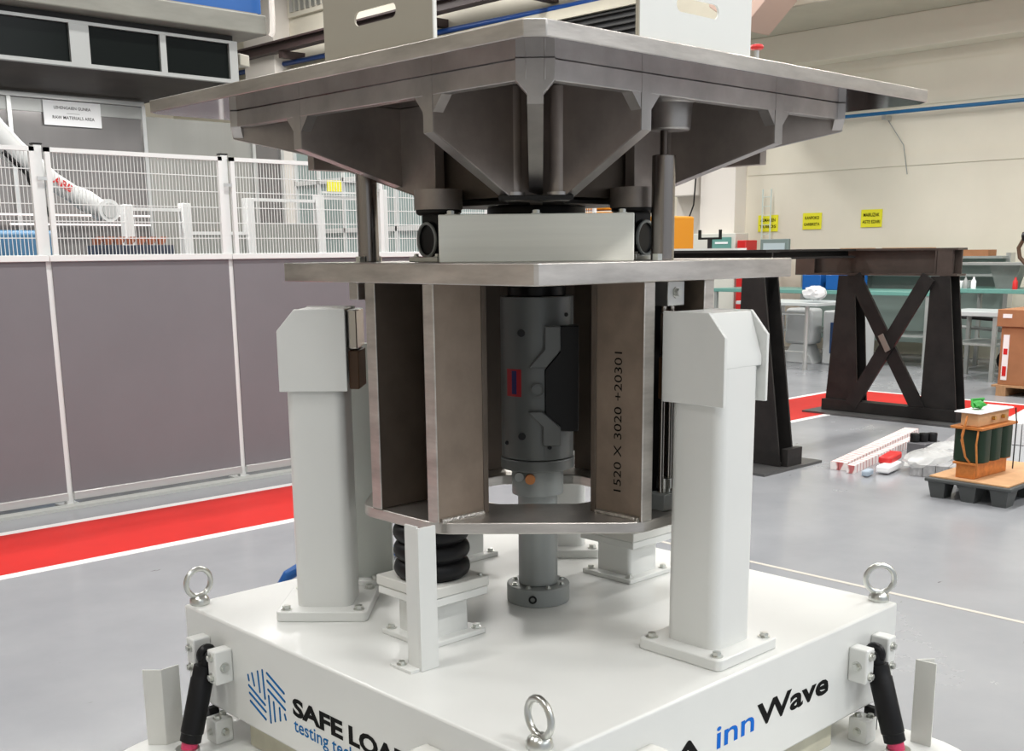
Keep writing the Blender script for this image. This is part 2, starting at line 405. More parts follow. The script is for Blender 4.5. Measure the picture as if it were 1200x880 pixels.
# bottom shadow gap strip
# strut brackets: pairs of clevis blocks on the box faces near both corners, bolted
def bracket(base, face, sgn, lab):
    """face 'x': on plane x=-s, positions along y; face 'y': on y=-s, positions along x"""
    t = thing('strut_bracket', lab, 'bracket', base, 0 if face == 'x' else 0, 'strut brackets on the bench')
    def B(a0, a1, d0, d1, z0, z1):
        return G().box(-s-d1, -s-d0, a0, a1, z0, z1) if face == 'x' else G().box(a0, a1, -s-d1, -s-d0, z0, z1)
    N = (-1, 0, 0) if face == 'x' else (0, -1, 0); T = (0, -1, 0) if face == 'x' else (-1, 0, 0)
    def Pt(a, d, z): return (-s-d, a, z) if face == 'x' else (a, -s-d, z)
    obj('clevis_block', B(.495, .540, 0, .058, .268, .372), WHITE, t, .005)
    obj('clevis_block', B(.620, .665, 0, .058, .275, .379), WHITE, t, .005)
    bolt(t, Pt(.495, .028, .318), T, .95)
    for a in (.518, .643):
        for z in (.290, .350): bolt(t, Pt(a, .058, z), N, .85)
    return t
bracket((-s, .58, .262), 'x', 1, 'white bolted clevis bracket holding the left black strut')
bracket((.58, -s, .262), 'y', 1, 'white bolted clevis bracket holding the right black strut')
for (face, a, lab) in (('x', -.43, 'bare white bracket at the foot of the left face near the front corner'), ('y', -.43, 'bare white bracket at the foot of the right face near the front corner')):
    g = G()
    if face == 'x': g.box(-s-.055, -s, a-.03, a+.03, .26, .365)
    else: g.box(a-.03, a+.03, -s-.055, -s, .26, .365)
    t = thing('corner_bracket', lab, 'bracket', (-s, a, .26) if face == 'x' else (a, -s, .26), 0, 'bare corner brackets')
    obj('bracket_block', g, WHITE2, t, .005)
    bolt(t, (-s-.055, a, .33) if face == 'x' else (a, -s-.055, .33), (-1, 0, 0) if face == 'x' else (0, -1, 0), .9)
def strut(a, b, lab):
    t = thing('damper_strut', lab, 'strut', b, 0, 'black struts at the bench corners')
    a = Vector(a); b = Vector(b); d = (b-a).normalized()
    obj('rod_end', G().cyl(a-Vector((0, 0, 0)), a+d*.05, .022, 16).torus(a, (a.y, a.x, 0) if False else Vector((0, 1, 0)) if abs(a.x) > abs(a.y) else Vector((1, 0, 0)), .020, .013, 20, 10), BLACK, t)
    obj('sleeve', G().lathe([(.022, .03), (.031, .034), (.031, .07), (.0335, .074), (.0335, .235), (.031, .238), (.031, .262), (.024, .266)], a, 24, d), RUBBER, t)
    obj('coloured_collar', G().cyl(a+d*.262, a+d*.31, .024, 20), PINK, t)
    obj('piston_rod', G().cyl(a+d*.30, b, .010, 14), ZINC, t)
    obj('floor_socket', G().cyl(b-Vector((0, 0, .0)), b+Vector((0, 0, .02)), .035, 20), ZINC, t)
strut((-.812, .58, .340), (-.897, .575, .052), 'black tubular strut leaning from the left corner of the bench')
strut((.58, -.812, .340), (.575, -.905, .052), 'black tubular strut leaning from the right corner of the bench')
# guard angles standing on the platform
t = thing('angle_upright', 'short white angle upright standing left of the bench', 'upright', (-.93, .70, .05))
p0 = Vector((-.93, .70)); l = Vector((1, -1)).normalized()
a = p0-l*.030; b = p0+l*.027
def wallstrip(p, q, th, z0, z1, side=1):
    d = (Vector(q)-Vector(p)); n = Vector((-d.y, d.x)).normalized()*th*side
    P = [tuple(p), tuple(q), (q[0]+n.x, q[1]+n.y), (p[0]+n.x, p[1]+n.y)]
    return G().prism(P, z0, z1)
obj('front_flange', wallstrip(a, b, .005, .05, .29), WHITE2, t, .001)
obj('side_flange', wallstrip(b, b+Vector((.06, .004)), .005, .05, .29), WHITE2, t, .001)
t = thing('angle_upright', 'short white angle upright standing right of the bench', 'upright', (.695, -.93, .05))
q0 = Vector((.700, -.945))
obj('side_flange', wallstrip(q0, q0+Vector((-.004, .062)), .005, .05, .31), WHITE2, t, .001)
q1 = q0+Vector((-.004, .062))
obj('back_flange', wallstrip(q1, q1+Vector((.042, -.035)), .005, .05, .31, -1), WHITE2, t, .001)
# eye bolts
def eyebolt(x, y, nrm, lab):
    t = thing('eye_bolt', lab, 'eye bolt', (x, y, ZB), 0, 'lifting eye bolts on the bench corners')
    obj('ring', G().torus((x, y, ZB+.068), nrm, .0425, .0085, 36, 14), ZINC, t)
    obj('collar', G().lathe([(.030, 0), (.031, .003), (.030, .014), (.026, .022), (.018, .028)], (x, y, ZB), 28), ZINC, t)
eyebolt(-.735, .748, (-.05, 1, 0), 'zinc lifting eye bolt on the left corner of the bench')
eyebolt(.755, -.722, (1, .85, 0), 'zinc lifting eye bolt on the right corner of the bench')
eyebolt(-.720, -.722, (1, -.15, 0), 'zinc lifting eye bolt on the front corner of the bench')

# --- stop posts (local frame: outward = -Y)
def stop_post(loc, rz, lab):
    t = thing('stop_post', lab, 'post', loc, rz, 'white stop posts on the bench')
    obj('base_plate', G().prism(rrect(0, 0, .135, .135, .018), 0, .030), WHITE, t, .003, world=False)
    obj('column', G().prism(rrect(0, 0, .083, .083, .030), .030, .79), WHITE, t, 0, world=False)
    prof = [(-.097, .673), (.098, .673), (.098, .905), (-.045, .905), (-.097, .845)]
    for x0, x1 in ((-.096, -.085), (.085, .096)):
        M = Matrix(((0, 0, 1, x0), (1, 0, 0, 0), (0, 1, 0, 0), (0, 0, 0, 1)))
        g = G(); g.prism([(p[0], p[1]) for p in prof], 0, x1-x0, M)
        obj('side_plate', g, WHITE, t, .002, world=False)
    g = G(); M = Matrix(((0, 0, 1, -.085), (1, 0, 0, 0), (0, 1, 0, 0), (0, 0, 0, 1)))
    g.prism([(-.0835, .765), (-.078, .765), (-.078, .79), (-.040, .896), (.09, .896), (.09, .903), (-.045, .903), (-.0835, .79)], 0, .17, M)
    obj('cap_cover', g, WHITE, t, .002, world=False)
    obj('stop_block', G().box(-.075, .06, .098, .125, .79, .90), POLISH, t, .003, world=False)
    obj('buffer_pad', G().box(-.075, .06, .098, .127, .675, .785), mat('brown_buffer', (.09, .045, .02), .5), t, .003, world=False)
    for dx in (-.107, .107):
        for dy in (-.107, .107): bolt(t, (dx, dy, .030), s=1.0, world=False)
    for dz in (.63, .25): pass
    return t
sp = stop_post((.047, -.603, ZB), 0, 'tall white square stop post at the right edge of the bench')
dup(sp, (-.476, .424, ZB), math.radians(225), 'tall white stop post at the left, its cap against the grey panel')
dup(sp, (.52, .40, ZB), math.radians(135), 'white stop post at the back, only its base plate seen past the actuator')
# flat upright behind the left post
t = thing('flat_upright', 'flat pale grey upright behind the left stop post', 'upright', (-.20, .55, ZB), math.radians(-45))
obj('base_flange', G().box(-.10, .10, -.055, .055, 0, .018), WHITE, t, .003, world=False)
obj('flat_column', G().box(-.085, .055, -.02, .02, .018, .78), mat('pale_grey_sheet', (.46, .48, .45), .3, .4), t, .004, world=False)
obj('polished_edge', G().box(-.125, -.086, -.03, -.012, .05, .78), POLISH, t, .003, world=False)
bolt(t, (.0, -.038, .018), world=False); bolt(t, (.075, -.038, .018), world=False); bolt(t, (-.07, -.04, .018), world=False)

# --- air spring pedestals
def pedestal(loc, rz, lab, lab2):
    t = thing('pedestal', lab, 'pedestal', loc, rz, 'white pedestals under the air springs')
    obj('base_plate', G().box(-.105, .105, -.105, .105, 0, .016), WHITE, t, .003, world=False)
    obj('column', G().prism(rrect(0, 0, .072, .072, .014), .016, .118), WHITE, t, 0, world=False)
    obj('top_plate', G().box(-.105, .105, -.115, .115, .118, .142), WHITE, t, .003, world=False)
    obj('carrier_plate', G().box(-.108, .108, -.118, .118, .143, .172), WHITE2, t, .003, world=False)
    for dx in (-.085, .085):
        for dy in (-.085, .085): bolt(t, (dx, dy, .016), s=.9, world=False)
    for dy in (-.10, .10): bolt(t, (.09, dy, .172), s=.5, world=False)
    a = thing('air_spring', lab2, 'air spring', (loc[0], loc[1], loc[2]+.172), rz, 'triple bellows air springs')
    pr = [(.06, 0), (.09, .001)]
    for k in range(3):
        z = .003+k*.051
        for i in range(9):
            q = PI*i/8; pr.append((.088+.019*math.sin(q), z+.0245-.0245*math.cos(q)))
    pr += [(.06, .157)]
    obj('bellows', G().lathe(pr, (0, 0, 0), 36), RUBBER, a, world=False)
    for k in (1, 2): obj('girdle_ring', G().torus((0, 0, .002+k*.051), (0, 0, 1), .087, .004, 36, 8), BLACK, a, world=False)
    return t, a
pp = pedestal((-.40, .02, ZB), 0, 'white bolted pedestal at the left behind the angle bar', 'black triple-bellows air spring squeezed under the yoke at the left')
dup(pp[0], (.45, .03, ZB), 0, 'white bolted pedestal right of the actuator shaft'); dup(pp[1], (.45, .03, ZB+.172), 0, 'black air spring on the pedestal right of the actuator shaft')
dup(pp[0], (.19, .60, ZB), 0, 'white bolted pedestal at the back, a corner of it left of the actuator shaft'); dup(pp[1], (.19, .60, ZB+.172), 0, 'black air spring on the rear pedestal')
# --- angle bar in front of the left pedestal
t = thing('angle_bar', 'white upright angle bar in front of the left air spring', 'upright', (-.60, -.18, ZB))
obj('front_flange', G().box(-.620, -.562, -.195, -.188, ZB, .822), WHITE, t, .001)
obj('side_flange', G().box(-.620, -.613, -.188, -.140, ZB, .826), WHITE, t, .001)
obj('foot_plate', G().box(-.650, -.613, -.188, -.100, ZB, ZB+.008), WHITE, t, .001)
bolt(t, (-.634, -.130, ZB+.008), s=.8)

# --- actuator
AX, AY = .035, .035
t = thing('actuator', 'grey vertical cylindrical actuator standing in the middle of the yoke', 'actuator', (AX, AY, ZB))
def cylp(name, r0, z0, z1, m=GREY, n=40, bev=.003): return obj(name, G().cyl((AX, AY, z0), (AX, AY, z1), r0, n), m, t, bev)
fl = cylp('flange', .097, ZB, .497, GREYL)
for k in range(8):
    q = PI/8+k*PI/4; bolt(t, (AX+.078*math.cos(q), AY+.078*math.sin(q), .497), s=.55)
obj('flange_port', G().torus((AX-.085, AY-.047-.014, .47), (-.78, -.6, 0), .010, .003, 16, 8), BLACK, t)
cylp('shaft', .060, .497, .80, GREYL)
cylp('lower_neck', .078, .78, .862, GREYL)
cylp('bottom_ring', .111, .862, .895, GREY)
cylp('cylinder_body', .108, .897, 1.372, GREY)
cylp('top_collar', .085, 1.372, 1.400, BLACK)
u = Vector((1, -1, 0)).normalized(); n = Vector((-1, -1, 0)).normalized(); c0 = Vector((AX, AY, 0))
def face_prism(pts, d0, d1):   # pts (lateral, z) on the camera-side face of the body
    M = Matrix((u, Vector((0, 0, 1)), n)).transposed().to_4x4(); M.translation = c0
    return G().prism(pts, d0, d1, M)
obj('cable_box', face_prism([(.035, .99), (.075, .985), (.12, .985), (.12, 1.29), (.065, 1.29), (.065, 1.215), (.022, 1.165), (.022, 1.03)], .03, .112), BLACK, t, .003)
obj('upper_housing', face_prism([(.022, 1.29), (.068, 1.29), (.068, 1.222), (.025, 1.172), (-.025, 1.172), (.022, 1.225)], .03, .128), GREY, t, .003)
obj('lower_housing', face_prism([(-.028, 1.045), (.016, 1.045), (.068, .998), (.068, .945), (.016, .945), (.016, 1.0)], .03, .128), GREY, t, .003)
obj('lug_ring', G().torus(c0+n*.116+u*.0+Vector((0, 0, 1.106)), n, .018, .003, 20, 8).cyl(c0+n*.08+Vector((0, 0, 1.106)), c0+n*.112+Vector((0, 0, 1.106)), .016, 20), GREY, t)
for (lu, z) in ((-.045, 1.27), (-.045, .97)):
    obj('socket_screw', G().cyl(c0+u*lu+n*.08+Vector((0, 0, z)), c0+u*lu+n*.104+Vector((0, 0, z)), .011, 16), BLACK, t)
for (lu, z) in ((.036, .937), (-.090, .945), (.085, 1.32)):
    d = math.sqrt(max(.108**2-lu**2, 0)); obj('fitting', G().cyl(c0+u*lu+n*(d-.01)+Vector((0, 0, z)), c0+u*lu+n*(d+.006)+Vector((0, 0, z)), .006, 12), BLACK, t)
def curved_patch(l0, l1, z0, z1, r, seg=6):
    g = G(); A = []
    for i in range(seg+1):
        lu = l0+(l1-l0)*i/seg; d = math.sqrt(r*r-lu*lu); A.append(c0+u*lu+n*d)
    for i in range(seg):
        v = [g.bm.verts.new(q) for q in (A[i]+Vector((0, 0, z0)), A[i+1]+Vector((0, 0, z0)), A[i+1]+Vector((0, 0, z1)), A[i]+Vector((0, 0, z1)))]
        g.bm.faces.new(v)
    return g
obj('red_label', curved_patch(-.088, -.046, 1.085, 1.165, .1088), mat('red_label', (.42, .02, .03), .5), t)
obj('label_print', curved_patch(-.074, -.060, 1.092, 1.160, .1092), mat('navy_print', (.02, .02, .12), .5), t)
obj('amber_plug', G().cyl(c0-u*.022+n*.07+Vector((0, 0, .838)), c0-u*.022+n*.092+Vector((0, 0, .838)), .015, 20), AMBER, t)
obj('grey_plug', G().cyl(c0-u*.055+n*.05+Vector((0, 0, .842)), c0-u*.055+n*.075+Vector((0, 0, .842)), .014, 16), GREYL, t)

# --- yoke: two thick plates joined by # webs
t = thing('yoke_frame', 'ground steel yoke frame of two thick plates joined by vertical webs', 'frame', (0, 0, .772))
def rcorner(S, r, n=5, cut=0):
    return rrect(0, 0, S, S, r, n)
ZU0, ZU1 = 1.4214, 1.4738
S2 = .5173
def chamf(S, c): return [(-S, -S+c), (-S+c, -S), (S-c, -S), (S, -S+c), (S, S-c), (S-c, S), (-S+c, S), (-S, S-c)]
obj('upper_plate', G().prism([(-S2, -S2+.030), (-S2+.004, -S2+.012), (-S2+.012, -S2+.004), (-S2+.030, -S2), (S2, -S2), (S2, S2), (-S2, S2)], ZU0, ZU1), STEEL, t, .003)
Lo = .5; k = .118; k2 = .20
oct_ = []
def arc(p, a, b, n=5):   # rounded corner between edge directions through control point
    for i in range(n+1):
        q = i/n; oct_.append(tuple((1-q)**2*a[j]+2*q*(1-q)*p[j]+q*q*b[j] for j in (0, 1)))
corners = [(-Lo, k2), (-Lo, -k), (-k, -Lo), (k2, -Lo), (Lo, -k2), (Lo, k), (k, Lo), (-k2, Lo)]
for i, p in enumerate(corners):
    a = Vector(corners[i-1]); b = Vector(corners[(i+1) % 8]); p = Vector(p)
    arc(p, p+(a-p).normalized()*.045, p+(b-p).normalized()*.045)
N = len(oct_)
inner = []
for p in oct_:
    q = math.atan2(p[1], p[0]); inner.append((.235*math.cos(q), .235*math.sin(q)))
obj('lower_plate', G().ring(oct_, inner, .772, .803), STEEL, t, .003)
th = .030; zi0, zi1 = .803, ZU0
def web_x(yc, x0, x1, m=YWEB): return obj('web', G().box(x0, x1, yc-th/2, yc+th/2, zi0, zi1), m, t, .004)
def web_y(xc, y0, y1, m=YWEB): return obj('web', G().box(xc-th/2, xc+th/2, y0, y1, zi0, zi1), m, t, .004)
ka, kb = -.113, .130
for yc in (ka, kb):
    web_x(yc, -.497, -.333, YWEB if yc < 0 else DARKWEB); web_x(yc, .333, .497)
for xc in (-.097, .150):
    web_y(xc, -.497, -.333); web_y(xc, .333, .497)
# bright ground end faces of the webs
def endcap(x0, x1, y0, y1): obj('web_edge', G().box(x0, x1, y0, y1, zi0, zi1), STEEL, t, .003)
for yc in (ka, kb): endcap(-.502, -.4975, yc-.021, yc+.021)
for xc in (-.097, .150): endcap(xc-.021, xc+.021, -.502, -.4975)
for (x0, x1, y0, y1) in ((-.333, -.315, ka-th/2, kb+th/2), (.315, .333, ka-th/2, kb+th/2), (-.112, .165, -.333, -.315), (-.112, .165, .315, .333)):
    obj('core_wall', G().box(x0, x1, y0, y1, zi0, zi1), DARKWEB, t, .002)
# rear diagonal wall, open at the foot
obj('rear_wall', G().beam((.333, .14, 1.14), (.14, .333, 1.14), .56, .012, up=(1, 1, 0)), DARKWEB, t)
# weld beads
obj('weld', G().tube([(-.49, ka-.018, .807), (-.42, ka-.019, .808), (-.34, ka-.018, .807)], .008, 8), WELD, t)
obj('weld', G().tube([(-.097-.018, -.49, .807), (-.097-.019, -.42, .808), (-.097-.018, -.34, .807)], .008, 8), WELD, t)
# stencilled mill marking on the right panel (plane x = -.112, reads upwards)
text('stencil_marking', '1520 X 3020 +20301', INK, t, (-.112, -.425, .872), (0, 0, 1), (0, 1, 0), .37, .026, bold=.0, extrude=.0008)
# small tab and screw under the upper plate, left
obj('tab', G().box(-.50, -.47, .185, .225, 1.375, ZU0), STEEL, t, .002)
# --- central white block on the upper plate
wd = .44
t = thing('load_block', 'long cream machined block lying on the upper yoke plate', 'block', (-.26, -.26, ZU1), math.radians(-45))
obj('block_body', G().box(-.243, .243, -.075, .10, 0, .117), mat('cream_machined', (.86, .86, .78), .45, 0, noise=.05, nscale=3, stretch=(.4, 1, 14)), t, .003, world=False)
for x in (-.215, 0, .215): bolt(t, (x, -.035, .117), s=.8, world=False)
# --- universal joint between block and hub
t = thing('swivel_joint', 'black swivel joint between the cream block and the platform hub', 'joint', (0, 0, ZU1))
obj('joint_body', G().cyl((0, 0, ZU1), (0, 0, 1.60), .09, 32).box(-.12, .12, -.05, .05, 1.52, 1.58), BLACK, t)
obj('joint_disc', G().cyl((0, 0, 1.600), (0, 0, 1.622), .14, 36), BLKSTEEL, t, .002)
for k_ in range(8):
    q = k_*PI/4+.2; bolt(t, (.12*math.cos(q), .12*math.sin(q), 1.600), (0, 0, -1), .7)
# --- side ball joints
def side_joint(x, y, nr, lab):
    t = thing('rod_end_joint', lab, 'joint', (x, y, ZU1), 0, 'black rod end joints under the platform')
    nv = Vector(nr).normalized(); cc = Vector((x, y, 1.532))
    obj('foot_plate', G().box(x-.06, x+.06, y-.06, y+.06, ZU1, ZU1+.014), ZINC, t, .002)
    obj('joint_housing', G().cyl(cc-nv*.04, cc+nv*.035, .050, 28).box(x-.032, x+.032, y-.032, y+.032, ZU1+.01, 1.605), BLACK, t)
    obj('joint_ring', G().torus(cc+nv*.04, nv, .044, .0045, 28, 8), GREYL, t)
    obj('collar', G().lathe([(.055, 1.598), (.062, 1.604), (.062, 1.612)], (x, y, 0), 28), BLKSTEEL, t)
    obj('boss', G().cyl((x, y, 1.612), (x, y, 1.665), .066, 32), WEB, t)
    for dx in (-.045, .045):
        for dy in (-.045, .045): bolt(t, (x+dx, y+dy, ZU1+.014), s=.6)
side_joint(-.298, .078, (-1, .12, 0), 'black rod end joint on the yoke plate left of the cream block')
side_joint(.078, -.298, (.12, -1, 0), 'black rod end joint on the yoke plate right of the cream block')
# --- guide cylinders through the upper plate
def guide(x, y, lab, cup=True):
    t = thing('guide_cylinder', lab, 'cylinder', (x, y, ZU1), 0, 'steel guide cylinders above the yoke')
    obj('barrel', G().cyl((0, 0, 0), (0, 0, .266), .0305, 32), mat('turned_steel', (.30, .275, .26), .26, 1), t, .002, world=False)
    obj('piston_rod', G().cyl((0, 0, .266), (0, 0, .33 if cup else .415), .0105, 16), mat('dark_rod', (.12, .10, .09), .3, 1), t, world=False)
    if cup: obj('socket_cup', G().lathe([(.050, .327), (.053, .331), (.057, .392), (.080, .412)], (.010, -.010, 0), 32), RIM, t, world=False)
    for q in (1, -1): obj('nut', G().cyl((.045*q, .02*q, 0), (.045*q, .02*q, .016), .014, 6), ZINC, t, world=False)
    return t
guide(.05, -.42, 'ground steel guide cylinder standing on the yoke plate at the right')
guide(-.31, .385, 'dark steel guide cylinder standing on the yoke plate at the left', False)
# rods hanging in the right arm of the yoke
t = thing('hanging_rod_set', 'pair of thin steel rods hanging in the right arm behind the white post', 'rod set', (.05, -.42, .803))
obj('clamp_block', G().box(.015, .085, -.47, -.40, 1.355, 1.4205), ALU, t, .003)
bolt(t, (.05, -.47, 1.39), (0, -1, 0), .9)
obj('rod', G().cyl((.035, -.44, .85), (.035, -.44, 1.36), .0085, 14), POLISH, t)
obj('rod', G().cyl((.070, -.44, .85), (.070, -.44, 1.36), .0085, 14), POLISH, t)
obj('spring', G().lathe([(.018, 0), (.018, .02), (.022, .022), (.022, .05)], (.052, -.44, .84), 16), ZINC, t)
obj('foot_block', G().box(.015, .085, -.47, -.41, .8035, .85), GREYL, t, .003)
obj('shield', G().box(-.07, .13, -.36, -.352, .83, 1.40), mat('black_shield', (.015, .015, .016), .5), t)

# --- top platform
ZT0, ZT1 = 1.8912, 1.9229
ST = .7797; CH = .031
t = thing('top_platform', 'big square ground steel platform with tapering ribs beneath it, at the top of the rig', 'platform', (0, 0, 1.62))
obj('deck_plate', G().prism(chamf(ST, CH), ZT0, ZT1), STEEL, t, .002)
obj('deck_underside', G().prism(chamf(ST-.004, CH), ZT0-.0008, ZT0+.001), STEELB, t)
R0 = .618; zr = 1.847
# rim: four bars forming a frame
for (x0, x1, y0, y1) in ((-R0, -R0+.03, -R0+.028, R0-.028), (R0-.03, R0, -R0+.028, R0-.028), (-R0+.028, R0-.028, -R0, -R0+.03), (-R0+.028, R0-.028, R0-.03, R0)):
    obj('rim_bar', G().box(x0, x1, y0, y1, zr, ZT0-.001), RIM, t, .002)
wt = .034
def rib(dirv, off, r_out, r_in, z_in, z_end=1.768, m=WEB, horiz_to=0.0, th=wt, z2=None):
    """vertical web running inwards from the rim along -dirv at lateral offset off"""
    d = Vector((dirv[0], dirv[1], 0)).normalized(); l = Vector((-d.y, d.x, 0))
    o = l*off
    M = Matrix((d, Vector((0, 0, 1)), d.cross(Vector((0, 0, 1))))).transposed().to_4x4(); M.translation = o-(d.cross(Vector((0, 0, 1))))*(th/2)
    prof = [(r_out, ZT0-.001), (r_out, z_end), (r_in, z_in), (horiz_to, z_in), (horiz_to, ZT0-.001)]
    rb = obj('rib', G().prism(prof, 0, th, M), m, t, .002)
    e = [(r_out+.0015, ZT0-.002), (r_out+.0015, z_end-.001), (r_in, z_in-.0018), (r_in, z_in), (r_out-.0004, z_end), (r_out-.0004, ZT0-.002)]
    obj('rib_edge', G().prism(e, 0, th, M), RIM, rb)
    return rb
for d in ((-1, 0), (0, -1), (1, 0), (0, 1)):
    dv = Vector((*d, 0)); l = Vector((-d[1], d[0], 0))
    for off in (-.262, .272):
        # the ribs next to the front corner taper more steeply than those next to the side corners
        pos = l*off
        near = (dv*R0+pos).dot(Vector((-1, -1, 0))) > .75
        near = near or (dv*R0+pos).dot(Vector((1, 1, 0))) > .75
        if near: rib(d, off, R0-.001, .36, 1.622, horiz_to=.22)
        else: rib(d, off, R0-.001, .17, 1.650, horiz_to=.10)
        # flared junction with the rim
        for sg in (-1, 1):
            e = off+sg*wt/2; M = Matrix((l, Vector((0, 0, 1)), l.cross(Vector((0, 0, 1))))).transposed().to_4x4(); M.translation = dv*(R0-.001)
            nn = l.cross(Vector((0, 0, 1))); s0 = -.03 if nn.dot(dv) > 0 else 0
            obj('flare', G().prism([(e, zr+.002), (e+sg*.034, zr+.002), (e, zr-.036)], s0, s0+.03, M), RIM, t)
for d in ((-1, -1), (1, -1), (-1, 1), (1, 1)):
    dv = Vector((*d, 0)).normalized(); ro = (R0-.016)*math.sqrt(2)
    if d[0] == d[1]: rib(d, 0, ro, .36, 1.622, 1.80, horiz_to=.16)
    else: rib(d, 0, ro, .22, 1.68, 1.818, horiz_to=.12)
    l = Vector((-dv.y, dv.x, 0))
    M = Matrix((l, Vector((0, 0, 1)), l.cross(Vector((0, 0, 1))))).transposed().to_4x4(); M.translation = dv*(ro+.001)
    nn = l.cross(Vector((0, 0, 1))); s0 = -.03 if nn.dot(dv) > 0 else 0
    obj('corner_face', G().prism([(-.042, ZT0-.001), (.042, ZT0-.001), (.042, zr), (wt/2, zr-.028), (-wt/2, zr-.028), (-.042, zr)], s0, s0+.03, M), RIM, t, .002)
# bright machined edges of the ribs that face the camera
for (d, off, zi, ri, ze) in (((-1, 0), .262-.524+.524, 1.622, .36, 1.768),): pass
obj('hub_plate', G().prism([(-.40, -.27), (-.27, -.40), (-.12, -.22), (.22, -.22), (.22, .12), (.40, .27), (.27, .40), (.12, .22), (-.22, .22), (-.22, -.12)], 1.6225, 1.634), BLKSTEEL, t, .002)
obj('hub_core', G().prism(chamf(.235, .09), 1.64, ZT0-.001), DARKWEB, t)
for (x, y) in ((-.352, -.272), (-.272, -.352), (.352, .272), (.272, .352)):
    obj('hub_tube', G().cyl((x, y, 1.634), (x, y, ZT0-.002), .022, 24), WEB, t)
    obj('tube_collar', G().cyl((x, y, 1.634), (x, y, 1.642), .030, 24), RIM, t)
# rear hanging lugs
for (x, y) in ((-.29, .60), (.60, -.29)):
    pass
obj('rear_lug', G().box(-.352, -.20, .585, .617, 1.744, 1.80), WEB, t, .002)
obj('rear_lug', G().box(.585, .617, -.352, -.20, 1.744, 1.80), WEB, t, .002)
# --- upright slotted plates standing on the deck
def slotted(name, base, face, a0, a1, mface, medge, lab, slot, h=.30):
    t = thing(name, lab, 'plate', base, 0, 'slotted sheet plates on the platform')
    a, b = a0, a1
    # plate with slot: built from a ring between outer rectangle and slot outline
    sl = rrect((slot[0]+slot[1])/2, (slot[2]+slot[3])/2, (slot[1]-slot[0])/2, (slot[3]-slot[2])/2, .0142, 4)
    cx, cz = (slot[0]+slot[1])/2, (slot[2]+slot[3])/2
    out = []
    for p in sl:      # project slot outline to the outer rectangle
        dx, dz = p[0]-cx, p[1]-cz; tmin = 1e9
        for lim, dd, cc in ((b, dx, cx), (a, dx, cx), (h, dz, cz), (0, dz, cz)):
            if abs(dd) > 1e-9:
                q = (lim-cc)/dd
                if q > 0: tmin = min(tmin, q)
        out.append([cx+dx*tmin, cz+dz*tmin])
    for cnr in ((b, h), (a, h), (a, 0), (b, 0)):   # snap nearest to true corners
        j = min(range(len(out)), key=lambda i: (out[i][0]-cnr[0])**2+(out[i][1]-cnr[1])**2); out[j] = list(cnr)
    if face == 'x': M = Matrix(((0, 0, 1, base[0]), (1, 0, 0, 0), (0, 1, 0, base[2]), (0, 0, 0, 1)))
    else: M = Matrix(((1, 0, 0, 0), (0, 0, 1, base[1]), (0, 1, 0, base[2]), (0, 0, 0, 1)))
    obj('slotted_sheet', G().ring(out, sl, 0, .005, M), mface, t)
    return t
tl = slotted('slotted_plate', (-.765, -.28, ZT1), 'x', -.472, -.088, BEIGE, PAPER, 'beige grey slotted sheet plate standing on the left edge of the platform', (-.352, -.205, .062, .092))
obj('edge_strip', G().box(-.766, -.758, -.476, -.472, ZT1, ZT1+.30), BWHITE, tl)
obj('foot_flange', G().box(-.76, -.70, -.472, -.088, ZT1, ZT1+.005), BEIGE, tl)
tr = slotted('slotted_plate', (-.27, -.765, ZT1), 'y', -.465, -.076, BWHITE, PAPER, 'white slotted sheet plate standing on the right edge of the platform', (-.345, -.198, .066, .096))
obj('edge_strip', G().box(-.469, -.465, -.766, -.758, ZT1, ZT1+.30), BEIGE, tr)
obj('foot_flange', G().box(-.465, -.076, -.76, -.70, ZT1, ZT1+.005), BWHITE, tr)
# red knob on the deck right of the white plate
t = thing('deck_lever', 'small red knob on a short pin beside the white slotted plate', 'lever', (.065, -.685, ZT1))
obj('pin', G().cyl((.065, -.685, ZT1), (.065, -.685, ZT1+.047), .006, 12), ALU, t)
obj('knob', G().lathe([(.006, 0), (.014, .002), (.017, .007), (.014, .012), (.006, .014)], (.065, -.685, ZT1+.042), 24), REDP, t)
# blue hose over the back of the bench
t = obj('blue_hose', G().tube([(-.30, .96, .02), (-.345, .94, .20), (-.355, .91, .36), (-.33, .885, .42), (-.26, .86, .455), (-.16, .80, .464), (-.02, .76, .464), (.04, .75, .464)], .020, 12), BLUE, loc=(-.1, .75, .456))
tag(t, 'blue air hose running over the back edge of the white bench', 'hose')

# ================================================================== FENCE
FY = 4.41
def fence_bay(x0, x1, lab):
    t = thing('mesh_fence_bay', lab, 'fence', ((x0+x1)/2, FY, 0), 0, 'bays of the white mesh safety fence')
    fr = G()
    fr.box(x0, x0+.03, FY-.018, FY+.006, 1.50, 2.115); fr.box(x1-.03, x1, FY-.018, FY+.006, 1.50, 2.115)
    fr.box(x0, x1, FY-.018, FY+.006, 2.09, 2.115)
    obj('upper_frame', fr, FENCE, t)
    obj('middle_rail', G().box(x0-.029, x1+.029, FY-.025, FY+.006, 1.468, 1.505), FENCE, t, .003)
    wr = G(); n_ = int((x1-x0-.06)/.0224)
    for i in range(1, n_): 
        x = x0+.03+(x1-x0-.06)*i/n_; wr.box(x-.0015, x+.0015, FY-.0015, FY+.0015, 1.505, 2.09)
    for i in range(1, 6): z = 1.505+i*.0975; wr.box(x0+.03, x1-.03, FY-.0055, FY-.0015, z-.0025, z+.0025)
    m_ = obj('wire_mesh', wr, FENCE, t); m_['kind'] = 'stuff'
    obj('solid_sheet', G().box(x0-.012, x1+.012, FY-.004, FY+.004, .075, 1.468), PANEL, t)
    obj('bottom_rail', G().box(x0-.012, x1+.012, FY-.02, FY+.006, .035, .085), ALU, t, .003)
